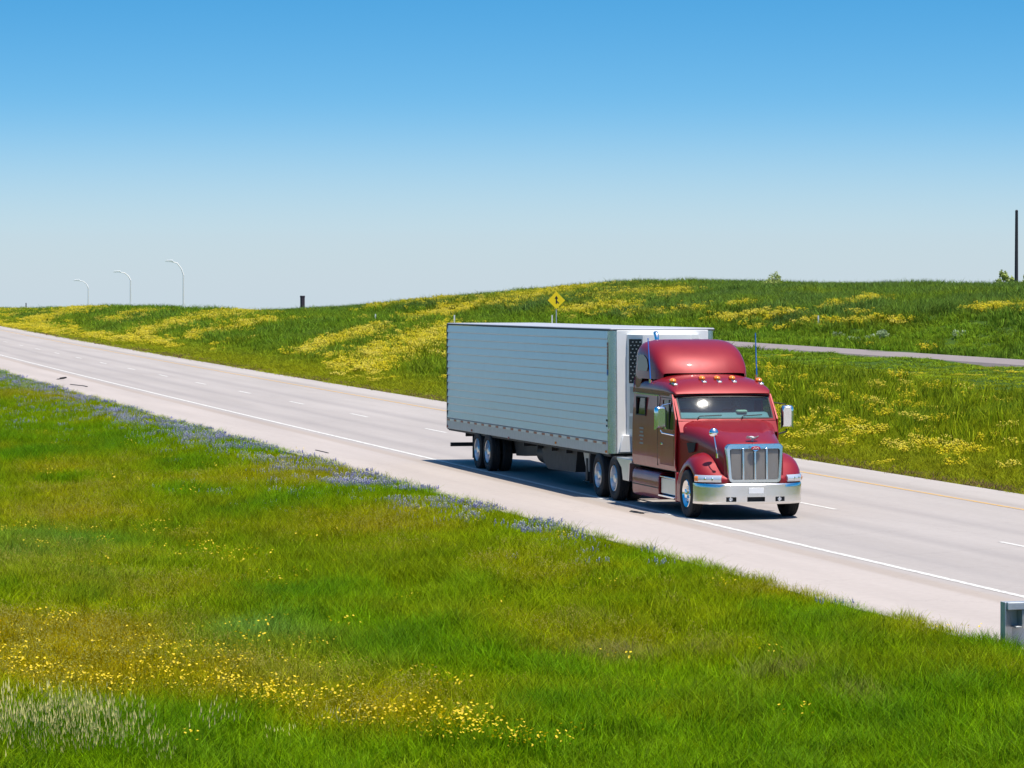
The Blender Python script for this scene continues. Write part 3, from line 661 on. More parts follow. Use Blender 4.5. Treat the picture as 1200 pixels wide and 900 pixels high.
st = m_.grid(ring, closed=True); st.box(-.23, .23, -.015, .015, -.01, .01); o = st.build('steering_wheel', M['darkgrey'], TR, loc=(-1.86, .55, 1.99)); o.rotation_euler = (0, R(48), 0)
MB().box(-.10, .10, -.12, .12, 0, .07).build('dash_papers', M['paper'], TR, loc=(-1.48, .42, 2.22), bevel=.03)

# driver
def person_driver():
    import bmesh as bmm
    base = np.array([-76.9, 1.3, 0])
    J = {'pel': (-2.32, .55, 1.48), 'wst': (-2.34, .55, 1.66), 'cst': (-2.35, .55, 1.90), 'nek': (-2.35, .55, 2.08), 'nk2': (-2.33, .55, 2.15), 'hd1': (-2.31, .55, 2.24), 'hd2': (-2.31, .55, 2.36),
         'sl': (-2.34, .75, 2.02), 'el': (-2.18, .80, 1.80), 'wl': (-1.94, .72, 1.97), 'hl': (-1.88, .70, 2.02), 'sr': (-2.34, .35, 2.02), 'er': (-2.18, .30, 1.80), 'wr': (-1.94, .38, 1.97), 'hr': (-1.88, .40, 2.02),
         'kl': (-1.86, .70, 1.47), 'al': (-1.72, .70, 1.06), 'kr': (-1.86, .42, 1.47), 'ar': (-1.72, .42, 1.06)}
    Rr = {'pel': .15, 'wst': .145, 'cst': .16, 'nek': .075, 'nk2': .062, 'hd1': .095, 'hd2': .085, 'sl': .075, 'el': .05, 'wl': .034, 'hl': .045, 'sr': .075, 'er': .05, 'wr': .034, 'hr': .045, 'kl': .08, 'al': .05, 'kr': .08, 'ar': .05}
    E = [('pel','wst'),('wst','cst'),('cst','nek'),('nek','nk2'),('nk2','hd1'),('hd1','hd2'),('cst','sl'),('sl','el'),('el','wl'),('wl','hl'),('cst','sr'),('sr','er'),('er','wr'),('wr','hr'),('pel','kl'),('kl','al'),('pel','kr'),('kr','ar')]
    ks = list(J); me = bpy.data.meshes.new('person'); me.from_pydata([J[k] for k in ks], [(ks.index(a), ks.index(b)) for a, b in E], [])
    o = bpy.data.objects.new('person', me); COL.objects.link(o); o.location = base
    o.modifiers.new('skin', 'SKIN')
    for k, sv in zip(ks, me.skin_vertices[0].data): sv.radius = (Rr[k], Rr[k]); sv.use_root = (k == 'pel')
    q = o.modifiers.new('sub', 'SUBSURF'); q.levels = 2; q.render_levels = 2
    # skin above the collar, shirt below
    m, t, b = newmat('driver_skin_shirt'); g = t.nodes.new('ShaderNodeTexCoord'); s = t.nodes.new('ShaderNodeSeparateXYZ'); t.links.new(g.outputs['Object'], s.inputs[0])
    gt = t.nodes.new('ShaderNodeMath'); gt.operation = 'GREATER_THAN'; gt.inputs[1].default_value = 2.10; t.links.new(s.outputs[2], gt.inputs[0])
    gx_ = t.nodes.new('ShaderNodeMath'); gx_.operation = 'GREATER_THAN'; gx_.inputs[1].default_value = -2.12; t.links.new(s.outputs[0], gx_.inputs[0])
    gz_ = t.nodes.new('ShaderNodeMath'); gz_.operation = 'GREATER_THAN'; gz_.inputs[1].default_value = 1.70; t.links.new(s.outputs[2], gz_.inputs[0])
    mu = t.nodes.new('ShaderNodeMath'); mu.operation = 'MULTIPLY'; t.links.new(gx_.outputs[0], mu.inputs[0]); t.links.new(gz_.outputs[0], mu.inputs[1])
    mxx = t.nodes.new('ShaderNodeMath'); mxx.operation = 'MAXIMUM'; t.links.new(gt.outputs[0], mxx.inputs[0]); t.links.new(mu.outputs[0], mxx.inputs[1])
    mi = t.nodes.new('ShaderNodeMix'); mi.data_type = 'RGBA'; mi.inputs['A'].default_value = (.10, .16, .24, 1); mi.inputs['B'].default_value = (.45, .27, .19, 1); t.links.new(mxx.outputs[0], mi.inputs['Factor']); t.links.new(mi.outputs['Result'], b.inputs['Base Color'])
    me.materials.append(m)
    tag(o, 'truck driver in a blue shirt behind the windshield, hands on the wheel', 'person')
    c = MB(); P = [[(-2.31+r*math.cos(a)*1.1, .55+r*math.sin(a), z) for a in np.linspace(0, 2*math.pi, 16, endpoint=False)] for r, z in ((.105, 2.36), (.108, 2.40), (.09, 2.45), (.05, 2.475), (.001, 2.48))]
    c.grid(P, closed=True); c.add([(-2.22, .46, 2.375), (-2.10, .50, 2.36), (-2.10, .60, 2.36), (-2.22, .64, 2.375)], [(0, 1, 2, 3)]); c.build('cap', M['cap'], o, solid=.008)
person_driver()

# ------------------------------------------------------------------ trailer
TL = empty('refrigerated_trailer', (-96.35, 1.42, 0), (0, -.0061, 0))
tag(TL, 'long silver ribbed refrigerated box trailer behind the red tractor', 'trailer')
XR, XF = -5.25, 12.62; HW = 1.29; ZB, ZT = .975, 3.955
bx('roof', M['roof'], TL, XR, XF-.02, -HW+.01, HW-.01, ZT-.05, ZT, bevel=.02)
bx('front_wall', M['white'], TL, XF-.10, XF, -HW+.17, HW-.17, ZB+.02, ZT-.052, bevel=.01)
bx('rear_doors', M['white'], TL, XR-.005, XR+.05, -HW+.06, HW-.06, ZB+.05, ZT-.1, bevel=.01)
bx('floor', M['black'], TL, XR+.02, XF-.1, -HW+.04, HW-.04, ZB-.06, ZB+.10)
NS = 13; hz0, hz1 = ZB+.30, ZT-.065
for sg in (-1, 1):
    y = lambda a, b: sorted((sg*a, sg*b))
    dz = (hz1-hz0)/NS
    for k in range(NS):         # pressed side strips, each with a raised bead along its lower edge
        a = hz0+k*dz; b = a+dz-.003; h = HW
        pr = [(h-.03, a), (h-.007, a), (h+.009, a+.016), (h+.0095, a+.020), (h-.007-(.0012 if k % 2 else 0), b), (h-.03, b)]
        MB().prism_x([(sg*p, q) for p, q in pr], XR+.06, XF-.22).build('side_panel', M['panel'], TL, smooth=8)
    bx('bottom_rail', M['rail'], TL, XR+.055, XF-.2, *y(HW-.03, HW+.010), ZB, hz0-.004, bevel=.006)
    bx('top_rail', M['darkgrey'], TL, XR, XF-.05, *y(HW-.03, HW+.012), ZT-.062, ZT-.022, bevel=.006)
    bx('rear_post', M['darkgrey'], TL, XR-.01, XR+.058, *y(HW-.06, HW+.012), ZB, ZT-.064, bevel=.006)
    
    # rounded white front corner
    P = [[(XF-.215+.213*math.sin(a), sg*(HW-.17+.172*math.cos(a)), z) for a in np.linspace(0, math.pi/2, 8)] for z in (ZB+.02, ZT-.06)]
    MB().grid(P).build('front_corner', M['corner'], TL, smooth=60)
    # conspicuity tape
    n = 21
    for k in range(n):
        x = XR+.25+k*(XF-XR-.75)/(n-1)
        yy = y(HW+.0105, HW+.0135); me_ = MB().box(x-.15, x+.15, yy[0], yy[1], hz0-.075, hz0-.02).build('red_tape', M['redlens'], TL, smooth=0)
        if k < n-1: MB().box(x+.16, x+.62, yy[0], yy[1], hz0-.075, hz0-.02).build('white_tape', M['whitetape'], TL, smooth=0)
    for x, z in ((XR+.1, ZB+.03), (XR+3.2, ZB+.02), (XR+7.6, ZB-.02), (XF-5.2, ZB+.05), (XF-.3, ZB+.03)):
        bx('side_marker', M['redlens' if x < 6 else 'amber'], TL, x-.06, x+.06, *y(HW+.01, HW+.03), z, z+.06, bevel=.008)
    # maker's strip on the front post: red over blue with white marks
    stp = MB().box(XF-.26, XF-.18, *y(HW+.004, HW+.010), 2.98, 3.62).build('maker_strip', M['redlens'], TL, smooth=0)
    for k in range(7): MB().box(XF-.25, XF-.19, *y(HW+.010, HW+.0125), 3.10+k*.07, 3.135+k*.07).build('strip_letter', M['whitetape'], stp, smooth=0)
    MB().box(XF-.26, XF-.18, *y(HW+.0045, HW+.0105), 2.84, 2.975).build('strip_blue', M['blue'], stp, smooth=0)
    for z in (1.62, 1.75): bx('wall_hook', M['black'], TL, XF-.27, XF-.24, *y(HW, HW+.03), z, z+.05)
    bx('post_light', M['lens'], TL, XF-.18, XF-.13, *y(HW, HW+.02), 1.52, 1.58)
    # landing gear
    lg = MB().prism_y([(9.0, ZB), (9.62, ZB), (9.62, ZB-.06), (9.52, .30), (9.36, .30), (9.30, .52)], *y(.86, 1.02)).build('landing_leg', M['rail'], TL, bevel=.01)
    bx('leg_tube', M['black'], TL, 9.36, 9.54, *y(.84, 1.04), .22, .75); bx('leg_foot', M['black'], TL, 9.30, 9.60, *y(.80, 1.08), .19, .22)
    # bogie
    bx('bogie_rail', M['black'], TL, -2.4, 1.2, *y(.45, .62), .62, .93)
    bx('mud_flap', M['rubber'], TL, -2.20, -2.18, *y(.62, 1.25), .26, .93, bevel=.003)
    bx('guard_upright', M['black'], TL, XR+.02, XR+.12, *y(.40, .50), .50, .95)
    for x in (-1.45, -.18):
        wheel(TL, x, sg*1.165, sg, RD, dual=True)
for x in (-1.45, -.18): MB().tube([(x, -1, .52), (x, 1, .52)], .07, 10).build('axle', M['black'], TL)
bx('underride_guard', M['black'], TL, XR, XR+.09, -1.20, 1.20, .46, .57)
bx('rear_sill', M['darkgrey'], TL, XR-.02, XR+.055, -1.28, 1.28, ZB-.03, ZB+.048)
for x in (-3.3, -2.1, 3.5, 5.0, 6.5, 8.0, 10.4): bx('cross_member', M['black'], TL, x, x+.08, -1.2, 1.2, ZB-.16, ZB-.055)
# belly boxes / tank under the floor
MB().tube([(3.6, -.6, .62), (5.0, -.6, .62)], .26, 18).build('reefer_tank', M['black'], TL)
MB().prism_y([(4.9, .90), (8.6, .90), (8.4, .36), (5.6, .32), (5.1, .52)], -1.05, 1.0).build('pallet_box', M['black'], TL)
MB().prism_y([(.6, .90), (5.0, .90), (4.4, .66), (1.9, .48), (.9, .45)], -.75, .9).build('air_tank_bracket', M['black'], TL)
bx('kingpin_plate', M['black'], TL, 10.2, 12.0, -1.0, 1.0, ZB-.075, ZB-.062)
# refrigeration unit on the nose
RFU = MB(); yy = np.array([-.88, -.86, -.60, -.5, 0, .5, .60, .86, .88])
xo = np.array([.004, .08, .40, .43, .44, .43, .40, .08, .004])
RFU.grid([[(XF+x*(1 if z > 1.6 else .75), y_, z) for x, y_ in zip(xo, yy)] for z in (1.40, 1.55, 1.9, 3.76, 3.80)])
RFU.add([(XF+x, y_, 3.80) for x, y_ in zip(xo, yy)], [tuple(range(9))]); RFU.add([(XF+x*.75, y_, 1.40) for x, y_ in zip(xo, yy)], [tuple(range(9))])
ru = RFU.build('refrigeration_unit', M['white'], TL, smooth=30)
def chf(t, z, off, sg): return (XF+.08+.32*t+off*.63, sg*(.86-.26*t+off*.78), z)
def chq(t0, t1, z0, z1, off, sg): return MB().add([chf(t0, z0, off, sg), chf(t1, z0, off, sg), chf(t1, z1, off, sg), chf(t0, z1, off, sg)], [(0, 1, 2, 3)])
for sg in (-1, 1):
    chq(.06, .94, 2.66, 3.70, .006, sg).build('side_grille', M['black'], ru, solid=.008)
    for k in range(12):
        for q in range(3):
            t = .2+q*.26+(.13 if k % 2 else 0); z = 2.72+k*.083
            if t < .9: chq(t-.05, t+.05, z-.013, z+.013, .018, sg).build('grille_cell', M['rail'], ru, smooth=0, solid=.004)
    chq(.10, .90, 1.95, 2.58, .006, sg).build('service_panel', M['rail'], ru, solid=.008)
    chq(.06, .94, 1.58, 1.88, .006, sg).build('lower_panel', M['rail'], ru, solid=.008)
MB().prism_x([(-1.1, 1.02), (1.1, 1.02), (1.0, 1.44), (-1.0, 1.44)], XF+.003, XF+.10).build('lower_apron', M['white'], TL, bevel=.02)

# ------------------------------------------------------------------ guard rail end (near right)
gp = on_x(1173, 752, -49.3); GYL = float(gp[1]); GXX = -49.3
GR = empty('guardrail_terminal', (GXX, GYL, -.05)); tag(GR, 'galvanised steel guardrail end standing in the roadside grass', 'guardrail')
bx('end_plate', M['galv'], GR, -.03, -.012, 0, .52, .04, .70, bevel=.003)
bx('side_lip', M['galv'], GR, -.012, .16, 0, .02, .04, .70, bevel=.003)
bx('top_flange', M['galv'], GR, -.012, .22, .021, .52, .60, .70, bevel=.004)
MB().add([(.10, .03, .60), (.10, .055, .60), (.04, .155, .33), (.04, .14, .06), (.10, .03, .06)], [(0, 1, 2, 3, 4)]).build('gusset', M['galv'], GR, solid=.012)
bx('channel_side', M['galv'], GR, -.010, .20, .245, .275, .335, .598, bevel=.004)
bx('channel_lip', M['galv'], GR, -.010, .20, .15, .244, .335, .36, bevel=.004)
bx('lower_lip', M['galv'], GR, -.010, .15, .021, .14, .05, .075, bevel=.004)
wb = [(.40, .34), (.44, .37), (.44, .42), (.37, .46), (.37, .50), (.44, .54), (.44, .60), (.40, .62)]
MB().grid([[(x, y_, z) for y_, z in wb] for x in (-.005, 2, 4, 6.5)]).build('beam', M['galv'], GR, solid=.006)
for x in (.5, 2.4, 4.3, 6.2): bx('post', M['galv'], GR, x-.05, x+.05, .28, .365, -.3, .66, bevel=.004)

# ------------------------------------------------------------------ tyre scraps and stains on the shoulder
def scrap(px, py, pts, label, wid=.06):
    c = on_z(px, py, 0); mm = MB()
    q = [Vector((float(c[0])+a, float(c[1])+b, .02+h)) for a, b, h in pts]
    P = [[(p.x-wid*.5, p.y-wid*.5, p.z-.012), (p.x, p.y, p.z-.012+wid*.4), (p.x+wid*.5, p.y+wid*.5, p.z-.012)] for p in q]
    o = mm.grid(P).build('tyre_scrap', M['rubber'], None, solid=.008)
    tag(o, label, 'debris', 'tyre scraps on the shoulder')
scrap(74, 446, [(-1.6, -.12, 0), (-.9, .1, .05), (-.7, .22, .10), (-.9, -.05, .06)], 'curled black tyre scrap on the shoulder beside the blue flowers, left of a flat one', .07)
scrap(92, 452, [(-1.6, -.20, 0), (-.4, -.05, .0), (.9, .12, .01), (2.1, .17, 0)], 'long flat black tyre strip lying on the shoulder beside the blue flowers', .05)
scrap(747, 601, [(-.35, -.05, -.01), (0, .0, -.01), (.35, .02, -.01)], 'small dark scrap on the shoulder beside the red tractor', .07)
scrap(377, 529.5, [(-1.0, 0, -.01), (0, .02, -.01), (.9, .03, -.01)], 'thin dark strip on the shoulder at the edge of the bluebonnets', .06)

# ------------------------------------------------------------------ merge sign, marker posts
def gnd(x, y): return float(terrain(np.array([x]), np.array([y]))[0])
def hit(x, y, d0=30, d1=900):
    D_ = np.arange(d0, d1, .5); Q = CAM+ray(x, y)*D_[:, None]; k = np.nonzero(Q[:, 2] < terrain(Q[:, 0], Q[:, 1]))[0]
    return float(D_[k[0]]) if len(k) else d1
D = 278.0; p = at_dist(652, 352, D)
SG = empty('merge_sign', (p[0], p[1], gnd(p[0], p[1])), (0, 0, math.atan2(CAM[1]-p[1], CAM[0]-p[0])))
tag(SG, 'yellow diamond merge warning sign on a post beyond the trailer', 'sign')
zc = float(p[2])-gnd(p[0], p[1])
MB().prism_x([(0, zc-.66), (.66, zc), (0, zc+.66), (-.66, zc)], .0, .02).build('sign_panel', M['signyel'], SG, bevel=.004)
ar = MB(); X1 = .024
for poly in ([(-.05, zc-.26), (.05, zc-.26), (.05, zc+.12), (-.05, zc+.12)], [(-.14, zc+.12), (.14, zc+.12), (0, zc+.36)], [(.05, zc-.02), (.05, zc-.13), (.17, zc-.26), (.22, zc-.20)]):
    ar.prism_x(poly, .021, X1)
ar.build('merge_arrow', M['signblk'], SG, smooth=0)
bx('post', M['galv'], SG, -.07, -.003, -.04, .04, -.2, zc+.3, bevel=.004)
for x, y, D, lb in ((440, 370, 262, 'white marker post on the flowering mound left of the trailer'), (532.5, 371.5, 240, 'white marker post showing just above the rear of the trailer roof'), (647, 371, 276, 'white marker post at the foot of the yellow merge sign'), (959, 372, 235, 'white marker post on the green bank right of the tractor')):
    D = min(D, hit(x, y+3)) if x > 900 else D; p = at_dist(x, y, D); z0 = gnd(p[0], p[1]); h = max(.6, float(p[2])-z0+.10)
    o = MB().prism_x([(-.045, -.1), (.045, -.1), (.045, h), (0, h+.03), (-.045, h)], -.02, .02).build('marker_post', M['white'], None, loc=(p[0], p[1], z0), bevel=.005)
    o.rotation_euler = (0, 0, math.atan2(CAM[1]-p[1], CAM[0]-p[0])); tag(o, lb, 'marker post', 'white marker posts beyond the highway')

# ------------------------------------------------------------------ street lamps, utility pole, pillar
def lamp(px, ytop, yhead, xhead, D, label):
    p = at_dist(px, ytop, D); z0 = gnd(p[0], p[1]); h = float(p[2])-z0
    o = empty('street_lamp', (p[0], p[1], z0), (0, 0, YAW*0+math.atan2(RT[1], RT[0]))); tag(o, label, 'street lamp', 'street lamps beyond the mound')
    s = D/FPX; arm = (xhead-px)*s; rise = (ytop-yhead)*s
    MB().tube([(0, 0, -.3), (0, 0, h*.5), (0, 0, h)], [.22, .20, .16], 8).build('pole', M['lamp'], o)
    MB().tube([(0, 0, h-.05), (arm*.15, 0, h+rise*.45), (arm*.45, 0, h+rise*.85), (arm, 0, h+rise)], [.16, .14, .12, .10], 6).build('arm', M['lamp'], o)
    MB().prism_y([(arm*.72, h+rise-.16), (arm*1.32, h+rise-.16), (arm*1.25, h+rise+.22), (arm*.80, h+rise+.3)], -.35, .35).build('lamp_head', M['white'], o, bevel=.05)
lamp(215, 322, 306, 199, 800, 'tallest of the three pale street lamps, nearest the dark pillar')
lamp(153, 328, 318.5, 138, 880, 'middle of the three pale street lamps behind the flowering mound')
lamp(103.5, 337, 328.5, 90.5, 1000, 'leftmost and smallest of the three pale street lamps')
p = at_dist(1191, 335, 300); z0 = gnd(p[0], p[1]); tp = at_dist(1191, 247, 300)
o = empty('utility_pole', (p[0], p[1], z0)); tag(o, 'bare dark utility pole rising behind the hill at right', 'pole')
MB().tube([(0, 0, -.4), (0, 0, tp[2]-z0)], [.16, .12], 10).build('shaft', M['wood'], o)
MB().tube([(0, 0, tp[2]-z0-.02), (0, 0, tp[2]-z0+.08)], [.135, .06], 10).build('top_cap', M['wood'], o)
p = at_dist(354.5, 360, 700); z0 = gnd(p[0], p[1]); tp = at_dist(354.5, 346.5, 700); h = tp[2]-z0
o = empty('masonry_pillar', (p[0], p[1], z0), (0, 0, .3)); tag(o, 'dark square pillar standing on the distant knoll', 'pillar')
bx('shaft', M['brickdark'], o, -.33, .33, -.33, .33, -.3, h-.35, bevel=.02); bx('cap_block', M['brickdark'], o, -.36, .36, -.36, .36, h-.35, h, bevel=.02)
p = at_dist(30.5, 358, 640); z0 = gnd(p[0], p[1]); h = at_dist(30.5, 355, 640)[2]-z0
o = empty('thin_post', (p[0], p[1], z0)); tag(o, 'thin dark post on the skyline at far left', 'post'); MB().tube([(0, 0, -.2), (0, 0, h)], .09, 6).build('shaft', M['wood'], o)

# ------------------------------------------------------------------ shrubs
def with_bl(me, nper):
    a = me.attributes.new('bl', 'FLOAT', 'POINT'); n = len(me.vertices)
    r = rng.random((n+nper-1)//nper); a.data.foreach_set('value', np.repeat(r, nper)[:n].astype(np.float32)); return me
def leafcloud(n, rx, ry, rz, cz, ls, seed, hollow=.3, clumps=9):
    r = np.random.default_rng(seed); C = []
    for k in range(clumps):
        a = r.uniform(0, 6.28); q = r.uniform(.2, 1)**.6; e = r.uniform(-.5, 1)
        C.append((rx*q*math.cos(a), ry*q*math.sin(a), cz+rz*e*math.sqrt(max(.05, 1-q*q*.7)), r.uniform(.22, .42)))
    v = []; f = []
    for i in range(n):
        c = C[i % clumps]; d = r.normal(size=3); d /= np.linalg.norm(d); d *= r.uniform(.1, 1)**.5*c[3]
        p = np.array([c[0]+d[0]*rx*1.1, c[1]+d[1]*ry*1.1, c[2]+d[2]*rz*1.1])
        a = r.normal(size=3); a /= np.linalg.norm(a); b = np.cross(a, r.normal(size=3)); b /= np.linalg.norm(b); s = ls*r.uniform(.6, 1.4)
        k = len(v); v += [p-a*s, p+b*s*.45, p+a*s, p-b*s*.45]; f.append((k, k+1, k+2, k+3))
    return v, f, C
def shrub(px, py, D, hw_px, h_px, label, mat, n=500, ls=.07, seed=1, group=None, sink=0):
    if D is None: D = hit(px, py)
    p = at_dist(px, py, D); z0 = gnd(p[0], p[1]); s = D/FPX; rx = hw_px*s; top = at_dist(px, py-h_px, D)[2]-z0; rz = max(h_px*s*.72, .25)
    o = empty('shrub', (p[0], p[1], z0)); tag(o, label, 'shrub', group)
    v, f, C = leafcloud(n, rx, rx*.8, rz, top-rz*1.15, ls, seed)
    me = bpy.data.meshes.new('crown'); me.from_pydata([tuple(map(float, q)) for q in v], [], f); with_bl(me, 4); me.materials.append(mat); child('crown', me, o)
    t = MB()
    for c in C[:6]: t.tube([(0, 0, -.2), (c[0]*.4, c[1]*.4, c[2]*.5), (c[0], c[1], c[2])], [.05, .035, .012], 5)
    t.build('trunk', M['twig'], o)
shrub(905, 337, 330, 13, 23, 'thin pale leafed shrub on the skyline above the tractor', M['paleleaf'], 700, .10, 3)
shrub(1178, 338, 318, 13, 25, 'pale yellow green shrub on the skyline beside the utility pole', M['paleleaf'], 1100, .11, 5)
shrub(1199, 338, 318, 9, 20, 'small pale shrub at the right edge behind the utility pole', M['paleleaf'], 350, .11, 6)
for k, (x, y, D, a, b, lb) in enumerate(((1008, 402, None, 18, 13, 'pale whitish weed bush left in the clump on the bank above the ramp'), (1030, 400, None, 14, 14, 'pale whitish weed bush right in the clump on the bank above the ramp'), (1124, 397, None, 9, 12, 'lone pale weed bush on the bare green bank at right'), (985, 396, None, 10, 8, 'low pale weed bush beside the ramp, nearest the tractor'))):
    shrub(x, y, D, a, b, lb, M['greyleaf'], 900, .07, 20+k, 'pale weed bushes on the bank')

# ------------------------------------------------------------------ grass and flowers (stuff)
PROTO = bpy.data.collections.new('tuft_prototypes')      # not linked to the scene: only instanced
def blades(r, n, rad, h0, h1, wd, lean, v, f, bl, nseg=2, wtop=.6):
    for i in range(n):
        a = r.uniform(0, 6.283); q = rad*math.sqrt(r.random()); x, y = q*math.cos(a), q*math.sin(a)
        h = r.uniform(h0, h1); d = r.uniform(0, 6.283); le = lean*h*r.uniform(.15, 1); w2 = wd*r.uniform(.6, 1.3)/2; t = r.uniform(0, 6.283)
        ex, ey = math.cos(t)*w2, math.sin(t)*w2; k = len(v)
        mx_, my_ = x+math.cos(d)*le*.3, y+math.sin(d)*le*.3
        v += [(x-ex, y-ey, -.03), (x+ex, y+ey, -.03), (mx_+ex*wtop, my_+ey*wtop, h*.6), (mx_-ex*wtop, my_-ey*wtop, h*.6), (x+math.cos(d)*le, y+math.sin(d)*le, h)]
        f += [(k, k+1, k+2, k+3), (k+3, k+2, k+4)]; b = r.random(); bl += [b]*5
def head(r, p, s, v, f, bl, kind):
    k = len(v); b = r.random()
    if kind == 'cup':       # 6-petal cup
        n = 6; v.append((p[0], p[1], p[2]-s*.3)); bl.append(b)
        tx, ty = r.normal()*.4, r.normal()*.4
        for i in range(n):
            a = 6.283*i/n; x, y = math.cos(a)*s, math.sin(a)*s; v.append((p[0]+x, p[1]+y, p[2]+x*tx+y*ty+s*.25)); bl.append(b)
        f += [(k, k+1+i, k+1+(i+1) % n) for i in range(n)]
    elif kind == 'oct':
        v += [(p[0]+s, p[1], p[2]), (p[0], p[1]+s, p[2]), (p[0]-s, p[1], p[2]), (p[0], p[1]-s, p[2]), (p[0], p[1], p[2]+s*1.1), (p[0], p[1], p[2]-s*.8)]; bl += [b]*6
        f += [(k+i, k+(i+1) % 4, k+4) for i in range(4)]+[(k+(i+1) % 4, k+i, k+5) for i in range(4)]
    else:                   # slim seed head
        v += [(p[0]-s*.3, p[1], p[2]), (p[0], p[1]-s*.3, p[2]+s), (p[0]+s*.3, p[1], p[2]+s), (p[0]+s*.2, p[1]+s*.2, p[2]+s*3.2)]; bl += [b]*4
        f += [(k, k+1, k+2), (k+1, k+2, k+3), (k, k+3, k+1), (k, k+2, k+3)]
def proto(name, fn, mats):
    v, f, bl, mi = [], [], [], []
    fn(v, f, bl, mi); me = bpy.data.meshes.new(name); me.from_pydata([tuple(map(float, p)) for p in v], [], f)
    a = me.attributes.new('bl', 'FLOAT', 'POINT'); a.data.foreach_set('value', np.array(bl, np.float32))
    for m in mats: me.materials.append(m)
    mi += [0]*(len(f)-len(mi)); me.polygons.foreach_set('material_index', np.array(mi, np.int32))
    o = bpy.data.objects.new(name, me); PROTO.objects.link(o)
PN = []
def reg(name, fn, mats): PN.append(name); proto(name, fn, mats)
def grassfn(seed, n, rad, h0, h1, wd, lean):
    def g(v, f, bl, mi): blades(np.random.default_rng(seed), n, rad, h0, h1, wd, lean, v, f, bl)
    return g
def flowerfn(seed, nb, rad, h0, h1, wd, nh, hh0, hh1, hs, kind, per=1, spread=0., extra=None):
    def g(v, f, bl, mi):
        r = np.random.default_rng(seed); blades(r, nb, rad, h0, h1, wd, .5, v, f, bl); mi += [0]*(len(f)-len(mi))
        for i in range(nh):
            a = r.uniform(0, 6.283); q = rad*math.sqrt(r.random()); x, y, h = q*math.cos(a), q*math.sin(a), r.uniform(hh0, hh1); k = len(v); w2 = wd*.35
            v += [(x-w2, y, 0), (x+w2, y, 0), (x, y, h)]; f.append((k, k+1, k+2)); bl += [.5]*3; mi.append(0)
            for j in range(per):
                if kind == 'spike': pp = (x+r.normal()*.006, y+r.normal()*.006, h-.10*j/per); s = hs*(.5+.6*j/per); head(r, pp, s, v, f, bl, 'oct'); mi += [1 if j > 0 else 2]*(len(f)-len(mi))
                else:
                    pp = (x+r.normal()*spread, y+r.normal()*spread, h+r.normal()*spread*.6); head(r, pp, hs*r.uniform(.7, 1.3), v, f, bl, kind); mi += [1]*(len(f)-len(mi))
    return g
# names sort alphabetically: the index in the collection is the order below
for k in range(5): reg('a%d_short_grass' % k, grassfn(100+k, 64, .24, .07, .20, .013, 1.4), [M['blade']])
for k in range(5): reg('b%d_tall_grass' % k, grassfn(200+k, 54, .22, .14, .36, .012, 1.1), [M['blade']])
for k in range(4): reg('c%d_far_grass' % k, grassfn(300+k, 40, .36, .16, .42, .038, 1.0), [M['blade']])
for k in range(4): reg('d%d_far_weeds' % k, grassfn(400+k, 30, .40, .35, .80, .055, .7), [M['blade']])
for k in range(3): reg('e%d_buttercup' % k, flowerfn(500+k, 18, .22, .1, .28, .011, 9, .22, .38, .0135, 'cup'), [M['blade'], M['petal']])
for k in range(3): reg('f%d_bluebonnet' % k, flowerfn(600+k, 26, .22, .05, .17, .016, 6, .14, .24, .023, 'spike', 4), [M['blade'], M['bluepetal'], M['whitepetal']])
for k in range(3): reg('g%d_mustard' % k, flowerfn(700+k, 16, .40, .2, .5, .04, 16, .26, .50, .034, 'oct', 6, .06), [M['blade'], M['mustard']])
for k in range(3): reg('h%d_seed_grass' % k, flowerfn(800+k, 30, .22, .14, .34, .010, 16, .26, .44, .020, 'seed'), [M['blade'], M['straw']])
for k in range(2): reg('i%d_olive_weed' % k, flowerfn(900+k, 30, .24, .10, .30, .013, 20, .14, .30, .007, 'oct', 2, .02), [M['blade'], M['budyellow']])
IDX = {c: [i for i, n in enumerate(PN) if n[0] == c] for c in 'abcdefghi'}
